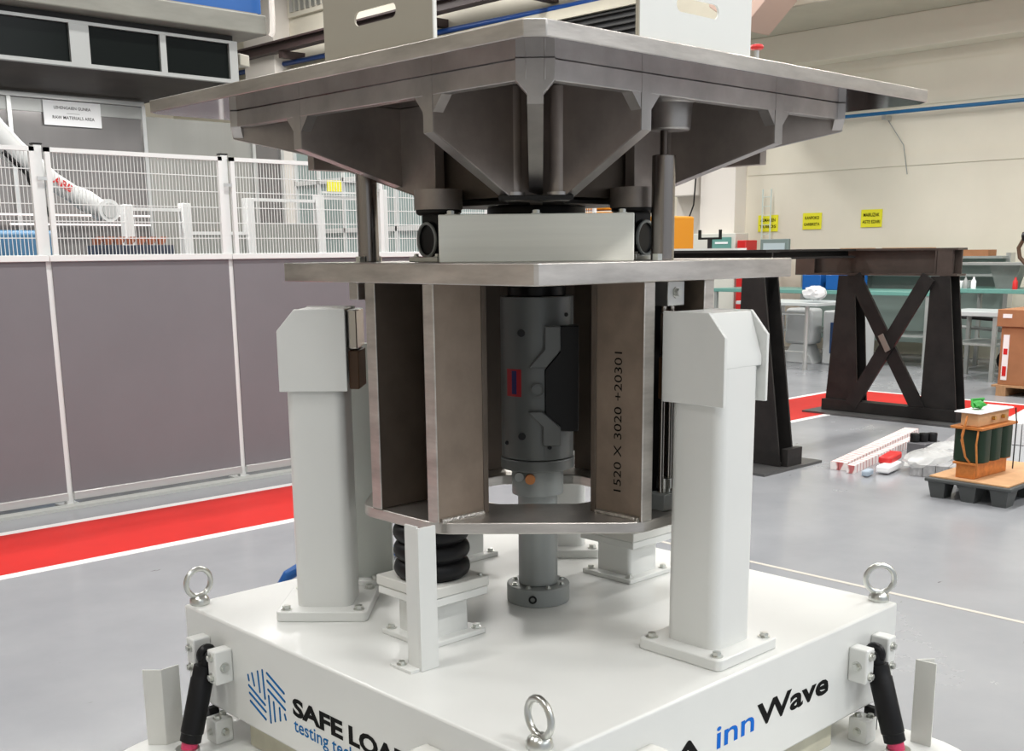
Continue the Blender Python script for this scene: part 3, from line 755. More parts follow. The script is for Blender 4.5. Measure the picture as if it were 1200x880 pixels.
xs = [-2.05, -.845, .355, 1.555, 2.755, 3.955, 5.155]
labs = ['fence bay outside the left edge of view', 'mesh fence bay at the left edge, the robot arm rising behind it', 'mesh fence bay with the end of the robot arm and its red letters behind it',
        'mesh fence bay right of the white robot arm, the steel platform above it', 'mesh fence bay behind the left guide cylinder of the rig', 'mesh fence bay hidden mostly behind the rig']
for i in range(6):
    fence_bay(xs[i]+.03, xs[i+1]-.03, labs[i])
    if i:
        t = thing('fence_post', ['', 'white fence post beyond the left edge of view', 'white fence post at the left, before the robot arm', 'white fence post right of the robot arm, under the tip of the platform', 'white fence post right of the left guide cylinder', 'white fence post behind the middle of the rig'][i], 'post', (xs[i], FY+.035, 0), 0, 'white posts of the mesh fence')
        obj('post_tube', G().box(xs[i]-.024, xs[i]+.024, FY+.007, FY+.045, 0, 2.13), FENCE, t, .004)
        obj('clamp', G().box(xs[i]-.029, xs[i]+.029, FY-.026, FY-.019, 1.93, 1.95), ALU, t)
        obj('clamp', G().box(xs[i]-.028, xs[i]+.028, FY+.004, FY+.048, 2.13, 2.138), BLKSTEEL, t)
        obj('foot_plate', G().box(xs[i]-.06, xs[i]+.06, FY-.02, FY+.1, 0, .008), FENCE, t)
# low gutter kerb below the fence
struct('trim_14', G().box(-8, 6, FY-.12, FY-.03, 0, .018), mat('kerb_grey', (.42, .43, .41), .5))

# inner machine cell behind the fence
t = thing('inner_fence', 'lower inner fence of white posts and rails behind the mesh', 'fence', (2.6, 5.7, 0))
for x, h in ((1.47, 1.86), (1.93, 1.88), (2.48, 1.93), (3.14, 1.97), (3.80, 2.03)):
    obj('post', G().box(x-.035, x+.035, 5.66, 5.73, 0, h), FENCE, t, .004)
for x0, x1, z in ((1.5, 1.9, 1.83), (1.96, 2.45, 1.66), (2.52, 3.1, 1.92), (3.17, 3.77, 1.95)):
    obj('rail', G().box(x0, x1, 5.68, 5.71, z-.012, z+.012), FENCE, t)
obj('yellow_notice', G().box(3.20, 3.34, 5.640, 5.645, 2.0, 2.09), YEL, t); obj('rail_top', G().box(3.17, 3.77, 5.645, 5.68, 1.985, 2.0), FENCE, t)
obj('infill_sheet', G().box(1.97, 2.445, 5.69, 5.70, .3, 1.645), mat('infill_grey', (.26, .27, .25), .5), t)
obj('infill_sheet', G().box(2.52, 3.1, 5.69, 5.70, .3, 1.74), mat('infill_grey', (.26, .27, .25), .5), t)
t = tag(obj('blue_tank', G().box(.60, 1.02, 5.9, 6.2, 0, 1.68), mat('tank_blue', (.06, .17, .30), .4), bevel=.03, loc=(.8, 6.05, 0)), 'blue tank behind the mesh fence at the far left', 'tank')
t = thing('parts_table', 'dark table with a row of rusty parts under the robot arm', 'table', (1.4, 5.55, 0))
obj('table_top', G().box(1.12, 1.70, 5.45, 5.62, 1.50, 1.57), mat('navy_top', (.05, .06, .09), .5), t)
for x in (1.14, 1.66): obj('leg', G().box(x, x+.03, 5.5, 5.55, 0, 1.50), BENCHG, t)
for i in range(7):
    tag(obj('rusty_part', G().cyl((-.01, -.03, 0), (.03, .03, .01), .022, 8).box(-.03, .01, -.02, .02, -.02, .028).box(-.005, .045, -.01, .01, .02, .035), mat('rust_orange', (.36, .12, .06), .6), loc=(0, 0, 0)), 'rust-coloured part on the dark table behind the mesh, %s' % ['leftmost of the row', 'second from the left', 'third from the left', 'middle of the row', 'third from the right', 'second from the right', 'rightmost of the row'][i], 'part', 'rusty parts under the robot arm').location = (1.16+i*.08, 5.53, 1.595)
t = tag(obj('reflection_strip', G().box(.35, 2.0, 6.40, 6.43, 1.80, 1.812).box(.9, 2.0, 6.40, 6.43, 1.73, 1.742), mat('tube_reflection', (.9, .85, .85), .3, emit=(1, .86, .84, .8)), loc=(1.2, 6.41, 1.73)), 'thin glowing strips added as tube light reflections on the partition behind the robot arm', 'reflection')  # emissive strips added to draw the tube reflections in the sheet
# robot arm
t = thing('robot_arm', 'white industrial robot arm reaching down behind the mesh fence', 'robot', (.1, 5.3, 0))
obj('pedestal_body', G().lathe([(.22, 0), (.22, .12), (.15, .2), (.15, 1.0), (.19, 1.1), (.19, 1.4)], (.0, 5.3, 0), 28), ROBOT, t)
obj('upper_arm', G().tube([(.0, 5.3, 1.3), (.06, 5.3, 1.8), (.22, 5.3, 2.48)], [.13, .11, .10], 18), ROBOT, t)
obj('elbow', G().ball((.26, 5.3, 2.50), .13, sub=3), ROBOT, t)
obj('forearm', G().tube([(.28, 5.3, 2.47), (.44, 5.3, 2.28), (.55, 5.3, 2.16), (.66, 5.3, 2.09), (.78, 5.3, 1.985), (.95, 5.3, 1.885)], [.10, .085, .085, .07, .062, .058], 18), ROBOT, t)
obj('wrist', G().tube([(.93, 5.3, 1.90), (1.0, 5.3, 1.86), (1.10, 5.3, 1.81)], [.064, .075, .06], 18).cyl((1.13, 5.23, 1.80), (1.13, 5.37, 1.80), .075, 24), ROBOT, t)
obj('wrist_cap', G().cyl((1.13, 5.222, 1.80), (1.13, 5.24, 1.80), .05, 24), mat('robot_grey', (.5, .51, .5), .4), t)
obj('cable', G().tube([(.45, 5.2, 2.15), (.58, 5.19, 2.02), (.62, 5.18, 1.90), (.70, 5.2, 1.78), (.74, 5.22, 1.72)], .016, 8), BLACK, t)
dd = Vector((.17, 0, -.10)).normalized(); uu = Vector((.10, 0, .17)).normalized()
text('lettering', 'ABB', mat('red_print', (.60, .02, .02), .5), t, Vector((.755, 5.228, 1.975)), dd, uu, .135, .05, bold=.03)

# partition behind
t = thing('partition_screen', 'tall grey sheet partition standing behind the mesh fence', 'partition', (1.2, 6.5, 0))
for i, (x0, x1, m_) in enumerate(((-1.2, -.1, PART), (-.1, .98, PART), (.98, 2.03, PART), (2.06, 3.02, PARTL), (3.04, 3.30, PART))):
    h = 2.66 if i < 3 else 2.585
    obj('sheet', G().box(x0, x1, 6.495, 6.505, 0, h), m_, t)
    obj('upright', G().box(x1, x1+.03, 6.47, 6.52, 0, h+.01), ALU, t)
obj('top_rail', G().box(-1.2, 2.05, 6.46, 6.53, 2.655, 2.69), ALU, t, .003)
obj('under_rail', G().box(-1.2, 2.03, 6.485, 6.495, 2.56, 2.65), mat('rail_grey', (.40, .41, .40), .4, .4), t)
sg = thing('wall_sign', 'white paper sign with two lines of print on the grey partition', 'sign', (1.47, 6.485, 2.48))
obj('sign_sheet', G().box(1.245, 1.690, 6.470, 6.478, 2.468, 2.648), PAPER, sg)
text('lettering', 'LEHENGAIEN GUNEA', INK, sg, (1.325, 6.470, 2.588), (1, 0, 0), (0, 0, 1), .285, .022, bold=.012)
text('lettering', 'RAW MATERIALS AREA', INK, sg, (1.31, 6.470, 2.516), (1, 0, 0), (0, 0, 1), .325, .024, bold=.012)
obj('rule', G().box(1.42, 1.52, 6.4685, 6.4698, 2.558, 2.560), INK, sg)

# overhead cabin with dark windows
t = thing('overhead_cabin', 'overhead machine cabin with a strip of dark windows at the upper left', 'cabin', (.6, 5.9, 2.70))
obj('body', G().box(-1.5, 2.15, 5.23, 7.0, 2.72, 3.20), mat('cabin_dark', (.03, .03, .03), .5), t)
obj('soffit', G().box(-1.5, 2.15, 5.20, 7.0, 2.705, 2.72), SOFFIT, t)
cf = G(); cf.box(-1.5, 2.15, 5.17, 5.22, 2.70, 2.725); cf.box(-1.5, 2.15, 5.17, 5.22, 2.965, 2.985)
for x0, x1 in ((2.085, 2.15), (1.555, 1.60), (.93, 1.06), (-.55, -.45)): cf.box(x0, x1, 5.171, 5.22, 2.7251, 2.9649)
obj('window_frame', cf, mat('dull_aluminium', (.42, .43, .42), .45, .5), t)
for x0, x1 in ((-.45, .93), (1.06, 1.555), (1.60, 2.085)): obj('pane', G().box(x0, x1, 5.195, 5.205, 2.725, 2.965), GLASSD, t)
obj('fascia', G().box(-1.5, 2.33, 5.05, 5.6, 3.03, 3.165), CONC, t, .01)
obj('blue_band', G().box(1.45, 2.33, 5.12, 5.5, 3.185, 3.30), BLUE, t)
obj('lower_lip', G().box(-1.5, 2.30, 5.12, 5.6, 3.165, 3.185), mat('lip_grey', (.3, .28, .24), .6), t)
t = tag(obj('down_pipe', G().tube([(2.352, 5.01, 3.6), (2.352, 5.01, 3.14), (2.348, 5.01, 3.05), (2.335, 5.02, 3.02)], .020, 12), PILLAR, loc=(2.37, 5.02, 3.0)), 'cream down pipe at the right end of the overhead cabin', 'pipe')
t = thing('flood_lamp', 'small beige lamp housing under the right end of the overhead cabin', 'lamp', (2.42, 5.6, 2.93))
obj('housing', G().cbox((2.42, 5.6, 2.935), (.12, .10, .085), .4), mat('lamp_beige', (.55, .53, .45), .5), t, .008)
obj('arm', G().cyl((2.42, 5.64, 2.93), (2.30, 5.9, 2.80), .018, 10), DKRED, t)
obj('red_box', G().box(2.25, 2.40, 5.7, 5.9, 2.74, 2.80), DKRED, t)

# ================================================================== BACK WALL THINGS
t = thing('crane_rail', 'dark brown crane rail along the far wall behind the beige plate', 'rail', (12.6, 18, 5.95))
obj('web', G().box(12.45, 12.50, 9.8, 23.5, 5.98, 6.14), DKBRN, t)
obj('flange', G().box(12.35, 12.6, 9.8, 23.5, 6.14, 6.18), DKBRN, t); obj('flange', G().box(12.35, 12.6, 9.8, 23.5, 5.95, 5.98), DKBRN, t)
for y in (12.5, 15.5, 18.5, 20.5): obj('corbel', G().box(12.4, 13, y-.08, y+.08, 5.80, 5.95), DKBRN, t)
t = tag(obj('blue_pipe', G().tube([(12.8, 23.4, 5.80), (12.8, 9.6, 5.62)], .055, 12), mat('deep_blue_pipe', (.008, .06, .26), .4), loc=(12.8, 16, 5.8)), 'deep blue pipe high on the far wall behind the beige plate', 'pipe')
t = thing('compressed_air_pipe', 'thin bright blue pipe along the cream wall at the right', 'pipe', (12.8, 0, 3.33))
obj('pipe_run', G().tube([(12.85, 6.75, 3.345), (12.85, -6, 3.27)], .026, 10), BLUEPIPE, t)
for y in (5.95, 2.4, -1.2): obj('bracket', G().box(12.82, 12.984, y-.03, y+.03, 3.25, 3.31), ALU, t)
obj('drop_wire', G().tube([(12.95, 5.95, 3.25), (12.96, 5.7, 2.9), (12.96, 5.62, 2.5)], .006, 6), GREYL, t)
def ysign(y0, y1, z0, z1, a, b, lab):
    t = thing('wall_notice', lab, 'notice', (12.98, (y0+y1)/2, z0), 0, 'yellow notices on the cream wall')
    obj('sheet', G().box(12.985, 12.995, y1, y0, z0, z1), YEL, t)
    w_ = y0-y1; h = z1-z0
    text('lettering', a, INK, t, (12.985, y0-w_*.12, z0+h*.60), (0, -1, 0), (0, 0, 1), w_*.76, h*.20, bold=.02, extrude=.002)
    text('lettering', b, INK, t, (12.985, y0-w_*.08, z0+h*.22), (0, -1, 0), (0, 0, 1), w_*.84, h*.18, bold=.02, extrude=.002)
ysign(8.08, 7.72, 1.76, 2.01, 'ALMACEN', 'TUBOS', 'yellow notice nearest the pillar on the cream wall')
ysign(7.28, 6.96, 1.78, 2.02, 'KANPOKO', 'GARBIKETA', 'middle one of the three yellow notices on the cream wall')
ysign(6.31, 5.98, 1.79, 2.04, 'MAIRUZAK', 'ASTE EZARI', 'yellow notice farthest right on the cream wall')
# ladder like wire tray
g = G()
for y in (7.95, 7.80): g.cyl((12.9, y, 0), (12.9, y, 2.40), .012, 6)
for i in range(8): g.cyl((12.9, 7.95, 1.3+i*.14), (12.9, 7.80, 1.3+i*.14), .006, 6)
tag(obj('cable_tray', g, mat('pale_wire', (.6, .68, .64), .4), loc=(12.9, 7.9, 0)), 'narrow pale wire cable tray standing by the first yellow notice', 'cable tray')
t = thing('wall_cabinet', 'cream wall cabinet with a green door behind the yoke at the right', 'cabinet', (12.4, 8.45, 0))
obj('body', G().box(12.35, 12.7, 8.05, 8.95, 0, 1.74), mat('cabinet_cream', (.66, .66, .60), .5), t, .01)
obj('green_screen', G().box(12.34, 12.35, 8.12, 8.48, 1.50, 1.68), TEAL, t)
obj('screen_text', G().box(12.335, 12.34, 8.18, 8.42, 1.58, 1.61), PAPER, t)
tag(obj('red_box', G().box(12.3, 12.6, 7.82, 7.98, 0, 1.63), REDP, loc=(12.45, 7.9, 0), bevel=.01), 'slim red box beside the cream wall cabinet', 'box')
t = thing('wall_monitor', 'small grey framed screen at the wall right of the cabinet', 'monitor', (12.3, 7.3, 1.0))
obj('bezel', G().box(12.28, 12.34, 7.06, 7.55, 1.25, 1.64), mat('bezel_green_grey', (.22, .27, .26), .5), t, .01)
obj('screen', G().box(12.27, 12.279, 7.12, 7.49, 1.31, 1.58), mat('pale_screen', (.55, .62, .66), .3), t)
obj('stand', G().box(12.3, 12.33, 7.28, 7.33, 0, 1.25), BENCHG, t)
# pillar fittings
g = thing('wall_box', 'pale box fixed to the recess left of the pillar', 'box', (12.8, 9.35, 2.35))
obj('body', G().box(12.62, 12.9, 9.05, 9.62, 2.35, 3.4), PILLAR, g, .01)
t = tag(obj('black_cable', G().tube([(12.6, 9.02, 4.0), (12.6, 9.02, 2.6), (12.6, 9.05, 2.2), (12.6, 9.2, 1.85), (12.6, 9.35, 1.76), (12.6, 9.38, 1.4)], .012, 8), BLACK, loc=(12.6, 9.1, 1.4)), 'black cable looping down beside the pale pillar', 'cable')
t = thing('forked_stand', 'dark forked stand rising behind the beam in front of the pillar', 'stand', (11.5, 8.0, 0))
obj('stem', G().cyl((11.5, 7.9, 0), (11.5, 7.9, 1.66), .035, 10), BLKSTEEL, t)
obj('fork', G().box(11.48, 11.52, 7.72, 8.08, 1.64, 1.67).box(11.48, 11.52, 7.70, 7.73, 1.64, 1.78).box(11.48, 11.52, 8.07, 8.10, 1.64, 1.78), BLKSTEEL, t)
# pink housing at the top
t = thing('crane_gearbox', 'dusty pink faceted housing above the white plate at the upper right', 'gearbox', (10.6, 6.4, 4.5))
obj('body', G().prism([(-.40, .05), (.12, -.30), (.52, .05), (.60, .25), (.60, .9), (-.40, .9)], -.3, .3, vplane((10.5, 6.65, 4.50), (0, -1, 0))), PINKISH, t, .01)
obj('wall_arm', G().box(10.45, 11.09, 6.5, 6.6, 4.75, 4.95), PINKISH, t)
# yellow machine behind the rig
t = thing('yellow_loader', 'yellow machine frame seen behind the rig between platform and yoke', 'machine', (6, 4.85, 0))
obj('body', G().box(5.9, 6.3, 4.23, 4.50, .2, 1.80), ORANGE, t, .02)
obj('upper_beam', G().box(5.9, 6.2, 4.98, 5.52, 1.88, 1.98), ORANGE, t, .01)
obj('head', G().box(5.85, 6.25, 5.00, 5.42, 1.65, 1.86), ORANGE, t, .01)
obj('cross_member', G().box(5.95, 6.2, 4.4, 5.42, 1.40, 1.64), ORANGE, t, .01)
obj('dark_slot', G().box(5.83, 5.85, 5.08, 5.32, 1.74, 1.82), BLACK, t)
for y in (4.25, 4.48): obj('wheel', G().cyl((5.95, y-.05, .15), (5.95, y+.05, .15), .15, 20), RUBBER, t)

# ================================================================== BLACK TRESTLE FRAME
t = thing('steel_trestle', 'black steel trestle with a brown beam on cross-braced legs at the right', 'trestle', (5.7, 2.5, 0))
zt_ = 1.492
def ibeam(a, b, h=.22, w_=.16, m=BRNSTEEL, nm='beam'):
    a = Vector(a); b = Vector(b)
    g = G(); up = Vector((0, 0, 1))
    g.beam(a+up*(-.009), b+up*(-.009), w_, .018); g.beam(a+up*(-h+.009), b+up*(-h+.009), w_, .018); g.beam(a+up*(-h/2), b+up*(-h/2), .014, h-.036)
    return obj(nm, g, m, t)
ibeam((7.15, 2.05, zt_), (7.15, 3.62, zt_), .235, .17)
obj('stiffener', G().box(7.07, 7.23, 2.235, 2.255, 1.27, 1.48).box(7.07, 7.11, 2.10, 2.24, 1.27, 1.48), BRNSTEEL, t)
obj('stiffener', G().box(7.066, 7.08, 3.42, 3.62, 1.265, 1.485), BRNSTEEL, t)
ibeam((4.35, 3.05, zt_), (7.06, 3.08, zt_), .08, .16, BLKSTEEL, 'side_beam'); 
ibeam((4.35, 2.08, zt_), (4.35, 3.05, zt_), .08, .16, BLKSTEEL, 'side_beam')
def leg(x, yt, yb, w_t, w_b, zt2=1.255):
    # tapered leg: front and back flanges with a web
    for dx in (-.09, .075):
        M = Matrix(((0, 0, 1, x+dx), (1, 0, 0, 0), (0, 1, 0, 0), (0, 0, 0, 1)))
        obj('leg_plate', G().prism([(yb-w_b/2, .02), (yb+w_b/2, .02), (yt+w_t/2, zt2), (yt-w_t/2, zt2)], 0, .015, M), BLKSTEEL, t)
    M = Matrix(((0, 0, 1, x-.075), (1, 0, 0, 0), (0, 1, 0, 0), (0, 0, 0, 1)))
    obj('leg_web', G().prism([(yb-.012, .02), (yb+.012, .02), (yt+.012, zt2), (yt-.012, zt2)], 0, .15, M), BLKSTEEL, t)
leg(7.15, 3.08, 3.07, .16, .34); leg(7.15, 2.19, 2.13, .17, .34)
obj('brace', G().beam((7.06, 3.0, 1.25), (7.06, 2.30, .08), .125, .03, up=(1, 0, 0)), BLKSTEEL, t)
obj('brace', G().beam((7.03, 2.28, 1.25), (7.03, 2.95, .08), .125, .03, up=(1, 0, 0)), BLKSTEEL, t)
obj('brace_plate', G().beam((7.0, 2.68, .74), (7.0, 2.60, .60), .05, .012, up=(1, 0, 0)), mat('bare_steel', (.28, .25, .22), .5, .5), t)
obj('foot_beam', G().box(7.02, 7.16, 1.95, 3.25, .02, .12), BLKSTEEL, t)
obj('base_plate', G().box(6.85, 7.3, 1.85, 3.35, 0, .018), mat('worn_plate', (.12, .12, .12), .4, .6), t)
# near legs
leg(4.38, 2.20, 2.12, .16, .40, 1.41); leg(4.38, 3.03, 3.03, .2, .42, 1.41)
obj('gusset', G().prism([(4.30, .02), (4.42, .02), (4.42, 1.39), (4.36, 1.39)], -.008, .008, Matrix(((1, 0, 0, 0), (0, 0, 1, 2.20), (0, 1, 0, 0), (0, 0, 0, 1)))), BLKSTEEL, t)
obj('near_base_plate', G().box(4.0, 4.72, 1.85, 3.3, 0, .018), mat('worn_plate', (.12, .12, .12), .4, .6), t)
obj('foot_lug', G().box(4.32, 4.5, 1.88, 1.93, .018, .14), BLKSTEEL, t)
for (x, y0, y1) in ((7.12, 2.3, 2.75), (7.18, 2.9, 3.2)):
    tag(obj('paper_sheet', G().box(x-.05, x+.05, y0, y1, zt_+.0005, zt_+.006), CARDL, loc=(x, (y0+y1)/2, zt_)), 'loose sheet lying on the brown trestle beam, %s' % ('its right half' if y0 < 2.5 else 'its left half'), 'sheet')
tag(obj('white_tray', G().prism(rrect(4.45, 2.70, .08, .30, .04), zt_+.0005, zt_+.014), BWHITE, loc=(4.45, 2.7, zt_)), 'flat white tray on the black side beam of the trestle', 'tray')

# ================================================================== FLOOR GOODS RIGHT
t = thing('plastic_pallet', 'dark grey plastic pallet carrying the transformer', 'pallet', (4.58, .535, 0))
obj('deck', G().box(4.14, 5.02, .27, .80, .10, .125), mat('pallet_grey', (.055, .06, .06), .55), t, .008)
for x in (4.22, 4.58, 4.94):
    for y in (.345, .535, .725):
        g = G(); g.prism([(-.07, -.055), (.07, -.055), (.07, .055), (-.07, .055)], 0, .10, Matrix.Translation((x, y, 0)))
        for v in g.bm.verts:
            if v.co.z < .01: v.co.x = x+(v.co.x-x)*.72; v.co.y = y+(v.co.y-y)*.72
        obj('foot', g, mat('pallet_grey', (.055, .06, .06), .55), t)
tag(obj('cardboard_sheet', G().prism([(4.15, .29), (4.99, .28), (4.97, .79), (4.17, .78)], .1262, .134), CARDL, loc=(4.68, .65, .1262)), 'sheet of brown cardboard under the transformer on the pallet', 'cardboard')
tx, ty = 4.42, .575
t = thing('transformer', 'three-coil transformer with dark green windings and copper laminations on the pallet', 'transformer', (tx, ty, .134), math.radians(-3))
Ml = lambda *a: G().box(*a)
obj('lower_core', Ml(-.20, .20, -.06, .06, 0, .085), COPPER, t, .004, world=False)
obj('lower_clamp', Ml(-.215, .215, -.075, .075, .085, .098), COPPER, t, .002, world=False)
for x in (-.135, 0, .135): obj('coil', G().prism(rrect(x, 0, .066, .098, .045), .098, .300), COIL, t, .006, world=False)
obj('upper_clamp', Ml(-.225, .225, -.10, .10, .300, .315), COPPER, t, .002, world=False)
obj('upper_core', Ml(-.19, .19, -.055, .055, .315, .395), CARDL, t, .004, world=False)
obj('terminal_board', Ml(-.21, .21, -.075, .09, .395, .403), PAPER, t, .002, world=False)
for k_, z in enumerate((.32, .25, .15)): obj('copper_lead', G().tube([(-.21, -.07, .30), (-.245, -.08, .22), (-.24, -.09, .10), (-.22, -.08, .02)] if k_ == 0 else [(-.22, .0, .38), (-.27, 0, .30-.03*k_), (-.25, -.02, .14), (-.21, -.03, .10)], .006, 6), COPPER, t, world=False)
obj('lead', G().tube([(.20, -.09, .40), (.205, -.10, .30), (.20, -.10, .02)], .004, 6), BLACK, t, world=False)
obj('stud', G().cyl((.10, -.078, .355), (.10, -.058, .355), .012, 12).cyl((-.02, -.078, .355), (-.02, -.058, .355), .012, 12), mat('brass', (.6, .4, .12), .3, 1), t, world=False)
tag(obj('green_strap', G().ball((0, 0, 0), .045, 1, 1, .55, 2, .25).tube([(-.06, 0, -.01), (-.02, .03, .03), (.03, -.02, .035), (.07, .02, -.01)], .008, 6), GREEN, loc=(0, 0, 0)), 'bundle of bright green strap on top of the transformer', 'strap').location = (4.36, .60, .565)
# wrapped bundles of profiles on the floor
def bundle(name, a, b, n_, r, m, lab, grp=None, h=2):
    a = Vector(a); b = Vector(b); d = (b-a).normalized(); l = Vector((-d.y, d.x, 0))
    t = thing(name, lab, 'profile bundle', ((a+b)/2)*1 if False else tuple(a), 0, grp)
    for i in range(n_):
        for k_ in range(h): 
            o = l*(i-(n_-1)/2)*r*2.05+Vector((0, 0, r+k_*r*2.02)); obj('profile', G().beam(a+o, b+o, r*1.95, r*1.95), m, t)
    return t
WRAP = mat('red_white_wrap', (.78, .70, .68), .4, noise=.0)
def striped():
    m = bpy.data.materials.new('printed_wrap'); m.use_nodes = True; nt = m.node_tree; b = nt.nodes['Principled BSDF']; b.inputs['Roughness'].default_value = .35
    tc = nt.nodes.new('ShaderNodeTexCoord'); wv = nt.nodes.new('ShaderNodeTexWave'); wv.inputs['Scale'].default_value = 5; wv.inputs['Distortion'].default_value = 3; wv.bands_direction = 'X'
    cr = nt.nodes.new('ShaderNodeValToRGB'); cr.color_ramp.elements[0].position = .04; cr.color_ramp.elements[1].position = .16
    cr.color_ramp.elements[0].color = (.45, .12, .12, 1); cr.color_ramp.elements[1].color = (.80, .74, .73, 1)
    nt.links.new(tc.outputs['Object'], wv.inputs[0]); nt.links.new(wv.outputs['Fac'], cr.inputs[0]); nt.links.new(cr.outputs[0], b.inputs['Base Color']); return m
STR = striped()
bundle('profile_bundle', (4.55, 1.62, 0), (6.3, 1.98, 0), 2, .028, STR, 'white and red wrapped profiles on the floor left of the pallet', h=1)
bundle('profile_bundle', (4.50, 1.50, 0), (6.1, 1.80, 0), 1, .028, STR, 'single wrapped profile lying in front of the wrapped pair', h=1)
t = bundle('profile_bundle', (4.75, 1.02, 0), (7.3, 1.66, 0), 4, .04, mat('film_grey', (.40, .40, .41), .2, noise=.25, nscale=6, stretch=(1, 8, 3)), 'long grey film-wrapped profiles on the floor behind the pallet', h=1)
obj('film', G().ball((4.95, 1.16, .08), .16, 1.6, .9, .42, 3, .10), FILM, t)
obj('film', G().ball((5.35, 1.20, .08), .17, 1.6, .9, .42, 3, .12), FILM, t)
t = bundle('profile_bundle', (5.5, .78, .0), (8.6, 1.38, .0), 2, .075, FILMW, 'white film-wrapped long profiles right of the transformer', h=2)
text('lettering', 'PROFILES  PROFILES', mat('maroon_print', (.35, .03, .08), .5), t, (5.9, .70, .18), Vector((3.1, .60, 0)), (0, 0, 1), 1.2, .05, bold=.02, extrude=.01)
t = thing('film_roll', 'red and white wrapped end lying on the floor between profiles and film', 'roll', (4.8, 1.42, 0))
obj('red_sleeve', G().beam((4.72, 1.37, .075), (4.95, 1.41, .085), .09, .05), REDP, t, .012)
obj('white_sleeve', G().beam((4.60, 1.32, .035), (4.86, 1.36, .035), .09, .05), PAPER, t, .012)
obj('blue_tip', G().beam((4.44, 1.36, .025), (4.55, 1.38, .025), .05, .04), mat('pale_blue', (.35, .42, .50), .4), t, .01)
for i in range(3):
    lab = ['leftmost of the three black caps beside the wrapped profiles', 'middle one of the three black caps beside the wrapped profiles', 'rightmost of the three black caps beside the wrapped profiles'][i]
    c_ = thing('end_cap', lab, 'cap', (5.50+i*.055, 1.55-i*.04, .0895), 0, 'black caps on the wrapped profiles')
    obj('cap', G().lathe([(.036, 0), (.036, .055), (.032, .062)], (0, 0, 0), 18), BLACK, c_, world=False)
tag(obj('cap_support', G().box(5.44, 5.68, 1.44, 1.58, .0, .089), mat('grey_block', (.12, .12, .13), .4), loc=(5.56, 1.6, 0), bevel=.005), 'dark grey block under the three black caps', 'block')
# cardboard boxes on wooden pallet
t = thing('wooden_pallet', 'pale wooden pallet under the cardboard boxes at the right edge', 'pallet', (9.5, 2.15, 0))
for y in (1.75, 2.1, 2.5): obj('bearer', G().box(9.2, 10.0, y-.05, y+.05, 0, .09), WOOD, t)
for i in range(6): obj('deck_board', G().box(9.2+i*.135, 9.31+i*.135, 1.65, 2.60, .09, .11), WOOD, t)
t = thing('cardboard_box', 'tall brown cardboard box with a red and white printed strip', 'box', (9.6, 2.15, .11))
obj('carton', G().box(9.25, 9.95, 1.70, 2.56, .11, .70), CARD, t, .005)
obj('printed_strip', G().box(9.244, 9.249, 2.47, 2.53, .16, .62), PAPER, t)
obj('strip_mark', G().box(9.241, 9.243, 2.48, 2.52, .20, .30).box(9.241, 9.243, 2.48, 2.52, .42, .48), REDP, t)
obj('handle_hole', G().box(9.243, 9.249, 2.22, 2.29, .48, .50), BLACK, t)
t = thing('cardboard_box', 'flat brown cardboard box on top of the tall box', 'box', (9.6, 2.2, .70))
obj('carton', G().box(9.22, 9.95, 1.70, 2.60, .702, .875), CARD, t, .005)
obj('white_label', G().box(9.213, 9.219, 2.45, 2.54, .79, .83), PAPER, t)

# ================================================================== WORKBENCHES AT THE BACK WALL
def bench(x0, x1, y0, y1, h, m_top, lab, shelf=None, th=.05, leg_w=.045, name='work_bench'):
    t = thing(name, lab, 'bench', ((x0+x1)/2, (y0+y1)/2, 0))
    obj('bench_top', G().box(x0, x1, y0, y1, h-th, h), m_top, t, .005)
    for x in (x0+.03, x1-.03):
        for y in (y0+.04, y1-.04): obj('leg', G().box(x-leg_w/2, x+leg_w/2, y-leg_w/2, y+leg_w/2, 0, h-th), BENCHG, t)
    if shelf:
        for z in shelf: obj('shelf', G().box(x0+.04, x1-.04, y0+.04, y1-.04, z-.02, z), BENCHG, t)
    return t
bench(11.2, 12.1, -3.5, 4.1, 1.0, TEAL, 'long teal-topped bench along the wall at the right', (.35,))
bench(11.2, 12.1, 4.3, 7.6, .95, TEAL, 'teal-topped bench behind the trestle legs', (.40,))
t = thing('tube_table', 'light steel tube table between the two trestle legs', 'table', (10.4, 5.4, 0))
for (x, y) in ((10.1, 5.35), (10.1, 6.25), (10.75, 5.22), (10.75, 6.12)): obj('leg', G().cyl((x, y, 0), (x, y, .80), .028, 12), ALU, t)
obj('table_top', G().box(10.0, 10.8, 5.15, 6.35, .80, .84), mat('bench_pale', (.52, .56, .56), .4), t, .005)
obj('rail', G().cyl((10.1, 5.35, .70), (10.1, 6.25, .70), .02, 10).cyl((10.1, 5.35, .22), (10.1, 6.25, .22), .015, 10), ALU, t)
tag(obj('white_bag', G().ball((0, 0, 0), .13, 1.1, 1.1, .7, 3, .12), FILMW, loc=(0, 0, 0)), 'crumpled white bag on the steel tube table', 'bag').location = (10.2, 5.32, .955)
tag(obj('floor_bag', G().ball((0, 0, 0), .12, 1, 1.1, .7, 3, .12), FILMW, loc=(0, 0, 0)), 'crumpled white bag on the floor below the tube table', 'bag').location = (9.6, 5.75, .075)
bench(10.3, 11.0, 3.05, 3.72, .78, mat('bench_pale', (.52, .56, .56), .4), 'short pale table right of the trestle', (.42,), name='side_table')
